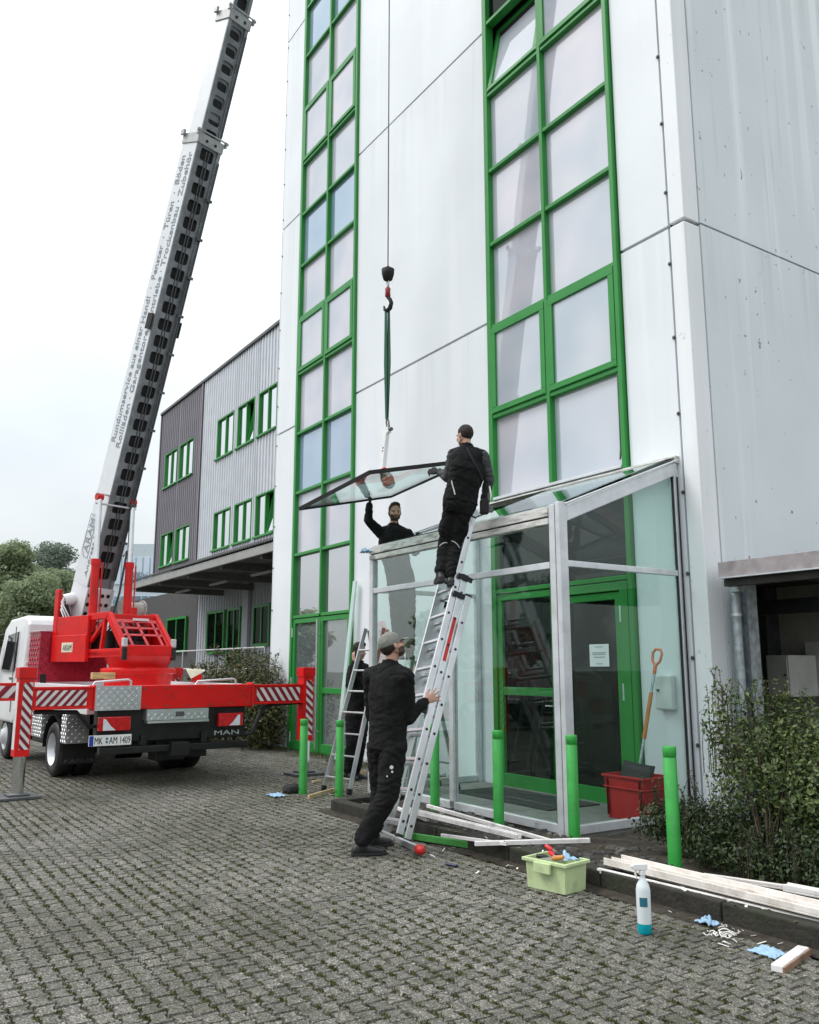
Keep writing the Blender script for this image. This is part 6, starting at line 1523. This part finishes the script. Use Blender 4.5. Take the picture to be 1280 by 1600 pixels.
    if hair == 'cap':
        ellipsoid(hm, PP(0, -.012, .034), hx * .086 * k, hy * .108 * k, hz * .092 * k)
        me = baked(hm, .006, 2, lambda co, n: .002 * noise.noise(co * 40))
        bm = bmesh.new(); bm.from_mesh(me); pl_co = PP(0, 0, .008); bmesh.ops.bisect_plane(bm, geom=bm.verts[:] + bm.edges[:] + bm.faces[:], plane_co=pl_co, plane_no=(hz + hy * .10), clear_inner=True); bm.to_mesh(me); bm.free()
        capm = M('grey_green_cap_cloth', (.20, .205, .18), .85, var=.12, vs=20, bump=.4, bs=400)
        o = place(me, 'cap', capm, t); m_ = o.modifiers.new('s', 'SOLIDIFY'); m_.thickness = .004
        br = MB(); n = 9; top_ = []; 
        for i in range(n):
            a = R(-62 + 124 * i / (n - 1)); top_.append(PP(math.sin(a) * .082, .055 + math.cos(a) * .045, .02)); 
        o2_ = [PP(math.sin(R(-55 + 110 * i / (n - 1))) * .078, .085 + math.cos(R(-55 + 110 * i / (n - 1))) * .085, .008 - .012 * abs(i - 4) / 4) for i in range(n)]
        br.add(top_ + o2_, [(i, i + 1, n + i + 1, n + i) for i in range(n - 1)], True)
        b_ = br.build('peak', capm, o, fix=False); m_ = b_.modifiers.new('s', 'SOLIDIFY'); m_.thickness = .004
        hm = MB(); ellipsoid(hm, PP(0, -.022, .0), hx * .0785 * k, hy * .092 * k, hz * .075 * k)
        cut, low = PP(0, .01, .0), -.05
    else:
        ellipsoid(hm, PP(0, -.018, .030), hx * .082 * k, hy * .099 * k, hz * .098 * k)
        if hair == 'full': ellipsoid(hm, PP(0, .02, .09), hx * .066 * k, hy * .07 * k, hz * .045 * k)
    me = baked(hm, .0055, 1, lambda co, n: .0035 * noise.noise(co * 70) + .002 * noise.noise(co * 160))
    bm = bmesh.new(); bm.from_mesh(me)
    kill = []
    for fc in bm.faces:
        q = fc.calc_center_median() - H; x, y, z = q.dot(hx) / k, q.dot(hy) / k, q.dot(hz) / k
        line = .072 - .35 * max(0, .06 - y) if y > -.01 else -.02 - .35 * (-.01 - y)
        if y > .045 and z < .066: kill.append(fc)
        elif y > .0 and z < .066 - (.05 - y) * 1.6: kill.append(fc)
        elif y <= 0 and z < -.016 + y * .55: kill.append(fc)
    bmesh.ops.delete(bm, geom=kill, context='FACES'); bm.to_mesh(me); bm.free()
    o = place(me, 'hair', hair_m, t); m_ = o.modifiers.new('s', 'SOLIDIFY'); m_.thickness = .006; m_.offset = -1
    return t, dict(sd=sd, f=f, up=up_)
def joints(hd, spec):
    return {n: at(p[0], p[1], hd + (p[2] if len(p) > 2 else 0)) for n, p in spec.items()}
# 1: bearded man in a cap holding the ladder, seen from behind
fA = RT * .70 + FH * .70
JA = joints(7.52, dict(pelvis=(606, 1152), chest=(606, 1084), neck=(609, 1037), head=(613, 1009, .0), shR=(634, 1058, -.10), elR=(638, 1122, -.02), wrR=(664, 1096, .10), shL=(580, 1056, .12), elL=(582, 1118, .28), wrL=(604, 1134, .42),
    hipR=(615, 1168, -.06), knR=(606, 1243, -.10), anR=(566, 1309, -.12), hipL=(594, 1168, .08), knL=(597, 1240, .16), anL=(583, 1301, .20)))
JA['anR'].z = .085; JA['anL'].z = .085
tA, bA = person('man in black jacket and grey cap steadying the ladder, looking up', JA, fA, RT * .72 + FH * .40 + UP * .38, UP - RT * .3, 1.80, 'cap', True, hands={'R': (RT * .75 + UP * .35 + FH * .5, FH * .8 - RT * .35 - UP * .2, UP * .8 - FH * .2, .12, .5), 'L': (RT * .7 + FH * .4 - UP * .2, RT * .3 - FH * .6, UP, .4, .1)}, foot_dir={'R': RT * .95 + FH * .25, 'L': RT * .8 + FH * .6}, jacket_len=.1)
# paint spots on his trousers
sp2 = MB()
for px, py, r_ in ((613, 1197, .018), (606, 1212, .008), (614, 1204, .012)):
    c = at(px, py, 7.33); sp2.cyl(c, c + FH * .01, r_, n=7)
# 2: man on the ladder, from behind
HB = hdist(ladder_pt(ln_ * .78, .2, .1)) - .02
fB = FH * .90 - RT * .25
JB = joints(HB, dict(pelvis=(719, 784, -.10), chest=(730, 735, -.12), neck=(730, 699, -.08), head=(726, 681, -.05), shL=(708, 711, -.05), elL=(700, 746, .06), wrL=(687, 737, .25), shR=(756, 713, -.14), elR=(764, 751, -.05), wrR=(757, 782, .12),
    hipL=(705, 797, -.08), knL=(696, 850, .02), anL=(689, 897, -.06), hipR=(724, 797, -.12), knR=(712, 850, -.0), anR=(705, 903, -.10)))
tB, bB = person('man in black vest with grey sleeves standing high on the ladder', JB, fB, FH * .75 - RT * .65 - UP * .05, UP, 1.66, 'short', False, sleeve=grey_sl, gloves='LR', hands={'L': (-RT * .9 + FH * .35 + UP * .1, -UP * .3 + FH * .9, UP, .55, .1), 'R': (FH * .6 - UP * .7, -RT, FH, .5, .1)}, foot_dir={'L': FH * .95 - RT * .15, 'R': FH * .95 + RT * .1}, jacket_len=.02, wrap=1.05, leg=.82)
def on_body(o, px, py, push=.004):
    """the point where the sight line of this pixel meets the given mesh, lifted a little off it"""
    W = WM[o.name].inverted(); a = W @ CAM; b = W @ (CAM + ray(px, py)); d = (b - a).normalized()
    hit, loc, nn, _ = o.ray_cast(a, d)
    return (WM[o.name] @ loc + nn * push) if hit else None
bpy.context.view_layer.update()
kids = {c.name.split('.')[0]: c for c in tB.children}
def ribbon(par, name, target, pix, r, mat_):
    pts = [q for q in (on_body(target, *p, .002) for p in pix) if q is not None]
    if len(pts) > 1: MB().tube(pts, r, 6).build(name, mat_, par)
ribbon(tB, 'reflective_piping', kids['jacket'], [(706, 751), (707, 757), (709, 764), (711, 773)], .006, piping)
ribbon(tB, 'knee_piping', kids['trousers'], [(687, 853), (691, 850), (695, 848), (699, 848)], .005, piping)
ribbon(tB, 'knee_piping', kids['trousers'], [(706, 845), (711, 847), (715, 851), (718, 856)], .005, piping)
ribbon(tB, 'shoulder_strap', kids['jacket'], [(729, 700), (735, 712), (742, 725), (749, 738), (754, 752), (756, 765)], .012, blkcloth)
tp = thing('tool_pouch', 'black tool pouch with clips hanging from the belt of the man on the ladder', 'tool pouch', at(757, 790, HB - .12))
c = at(757, 792, HB - .10); MB().obox(c, RT, FH, UP, .045, .05, .075).build('pouch', blkcloth, tp, bevel=.015)
c2 = at(764, 778, HB - .12); MB().obox(c2, RT, FH, UP, .012, .015, .05).obox(at(767, 796, HB - .12), RT, FH, UP, .022, .025, .03).build('clip', steel_d, tp, bevel=.004)
MB().tube([at(765, 760, HB - .1), at(767, 774, HB - .12), at(763, 790, HB - .12)], .010, 6).build('lanyard', whitep, tp)
ka = {c.name.split('.')[0]: c for c in tA.children}
spm = MB()
for px, py, r_ in ((612, 1199, .016), (605, 1213, .007), (613, 1206, .010), (594, 1302, .009)):
    q = on_body(ka['trousers'], px, py, .0)
    if q is not None: spm.cyl(q, q - FH * .006, r_, n=7)
if spm.v: spm.build('paint_spot', whitep, tA)
# 3: man reaching up through the porch roof
HC = 10.85
JC = joints(HC, dict(pelvis=(626, 905), chest=(614, 855), neck=(615, 821), head=(617, 800, -.03), shR=(595, 833, 0), elR=(576, 813, -.1), wrR=(577, 788, -.12), shL=(637, 835, 0), elL=(649, 862, -.06), wrL=(652, 840, -.12),
    hipR=(620, 915), knR=(622, 968, -.05), anR=(624, 1020), hipL=(636, 915), knL=(638, 968, -.05), anL=(640, 1020)))
person('bearded man in black reaching up to the glass pane through the porch roof', JC, -FH + RT * .15, -FH * .95 + RT * .22 - UP * .12, UP, 1.74, 'full', True, gloves='LR', hands={'R': (UP * .8 + RT * .25 - FH * .3, UP * .5 - FH * .3 - RT * .4, RT, .35, .15), 'L': (UP * .35 + RT * .2 - FH * .8, -UP, -RT, .5, .1)}, wrap=1.05)
# 4: man on the phone behind the step ladder
HDD = 12.35
JD = joints(HDD, dict(pelvis=(558, 1112), chest=(560, 1068), neck=(561, 1036), head=(562, 1017, -.03), shR=(551, 1046, -.15), elR=(546, 1071, -.28), wrR=(554, 1034, -.22), shL=(572, 1046, .12), elL=(576, 1078, .05), wrL=(572, 1102, -.15),
    hipR=(552, 1120, -.05), knR=(551, 1160, -.10), anR=(545, 1196, -.05), hipL=(565, 1120, .05), knL=(562, 1160, .02), anL=(556, 1196, .05)))
dz_ = .085 - JD['anR'].z
for n in JD: JD[n].z += dz_ * (1.0 if n.startswith('an') else .0)
person('dark haired man in black phoning behind the step ladder', JD, RT * .85 - FH * .5, RT * .75 - FH * .55 - UP * .12, UP, 1.78, 'full', False, hands={'R': (UP * .9 + FH * .1, FH * .8 + RT * .3, RT * .8 + UP * .3, .6, .05), 'L': (RT * .4 - UP * .7, -FH, RT, .4, .1)}, foot_dir={'R': RT * .6 - FH * .7, 'L': RT * .8 - FH * .4}, wrap=.92)
c = at(556, 1020, HDD - .20); tag(MB().obox(c, FH * .3 + RT, UP, FH, .012, .07, .035).build('phone', blk, bevel=.004), 'black phone held to the ear of the man behind the step ladder', 'phone')
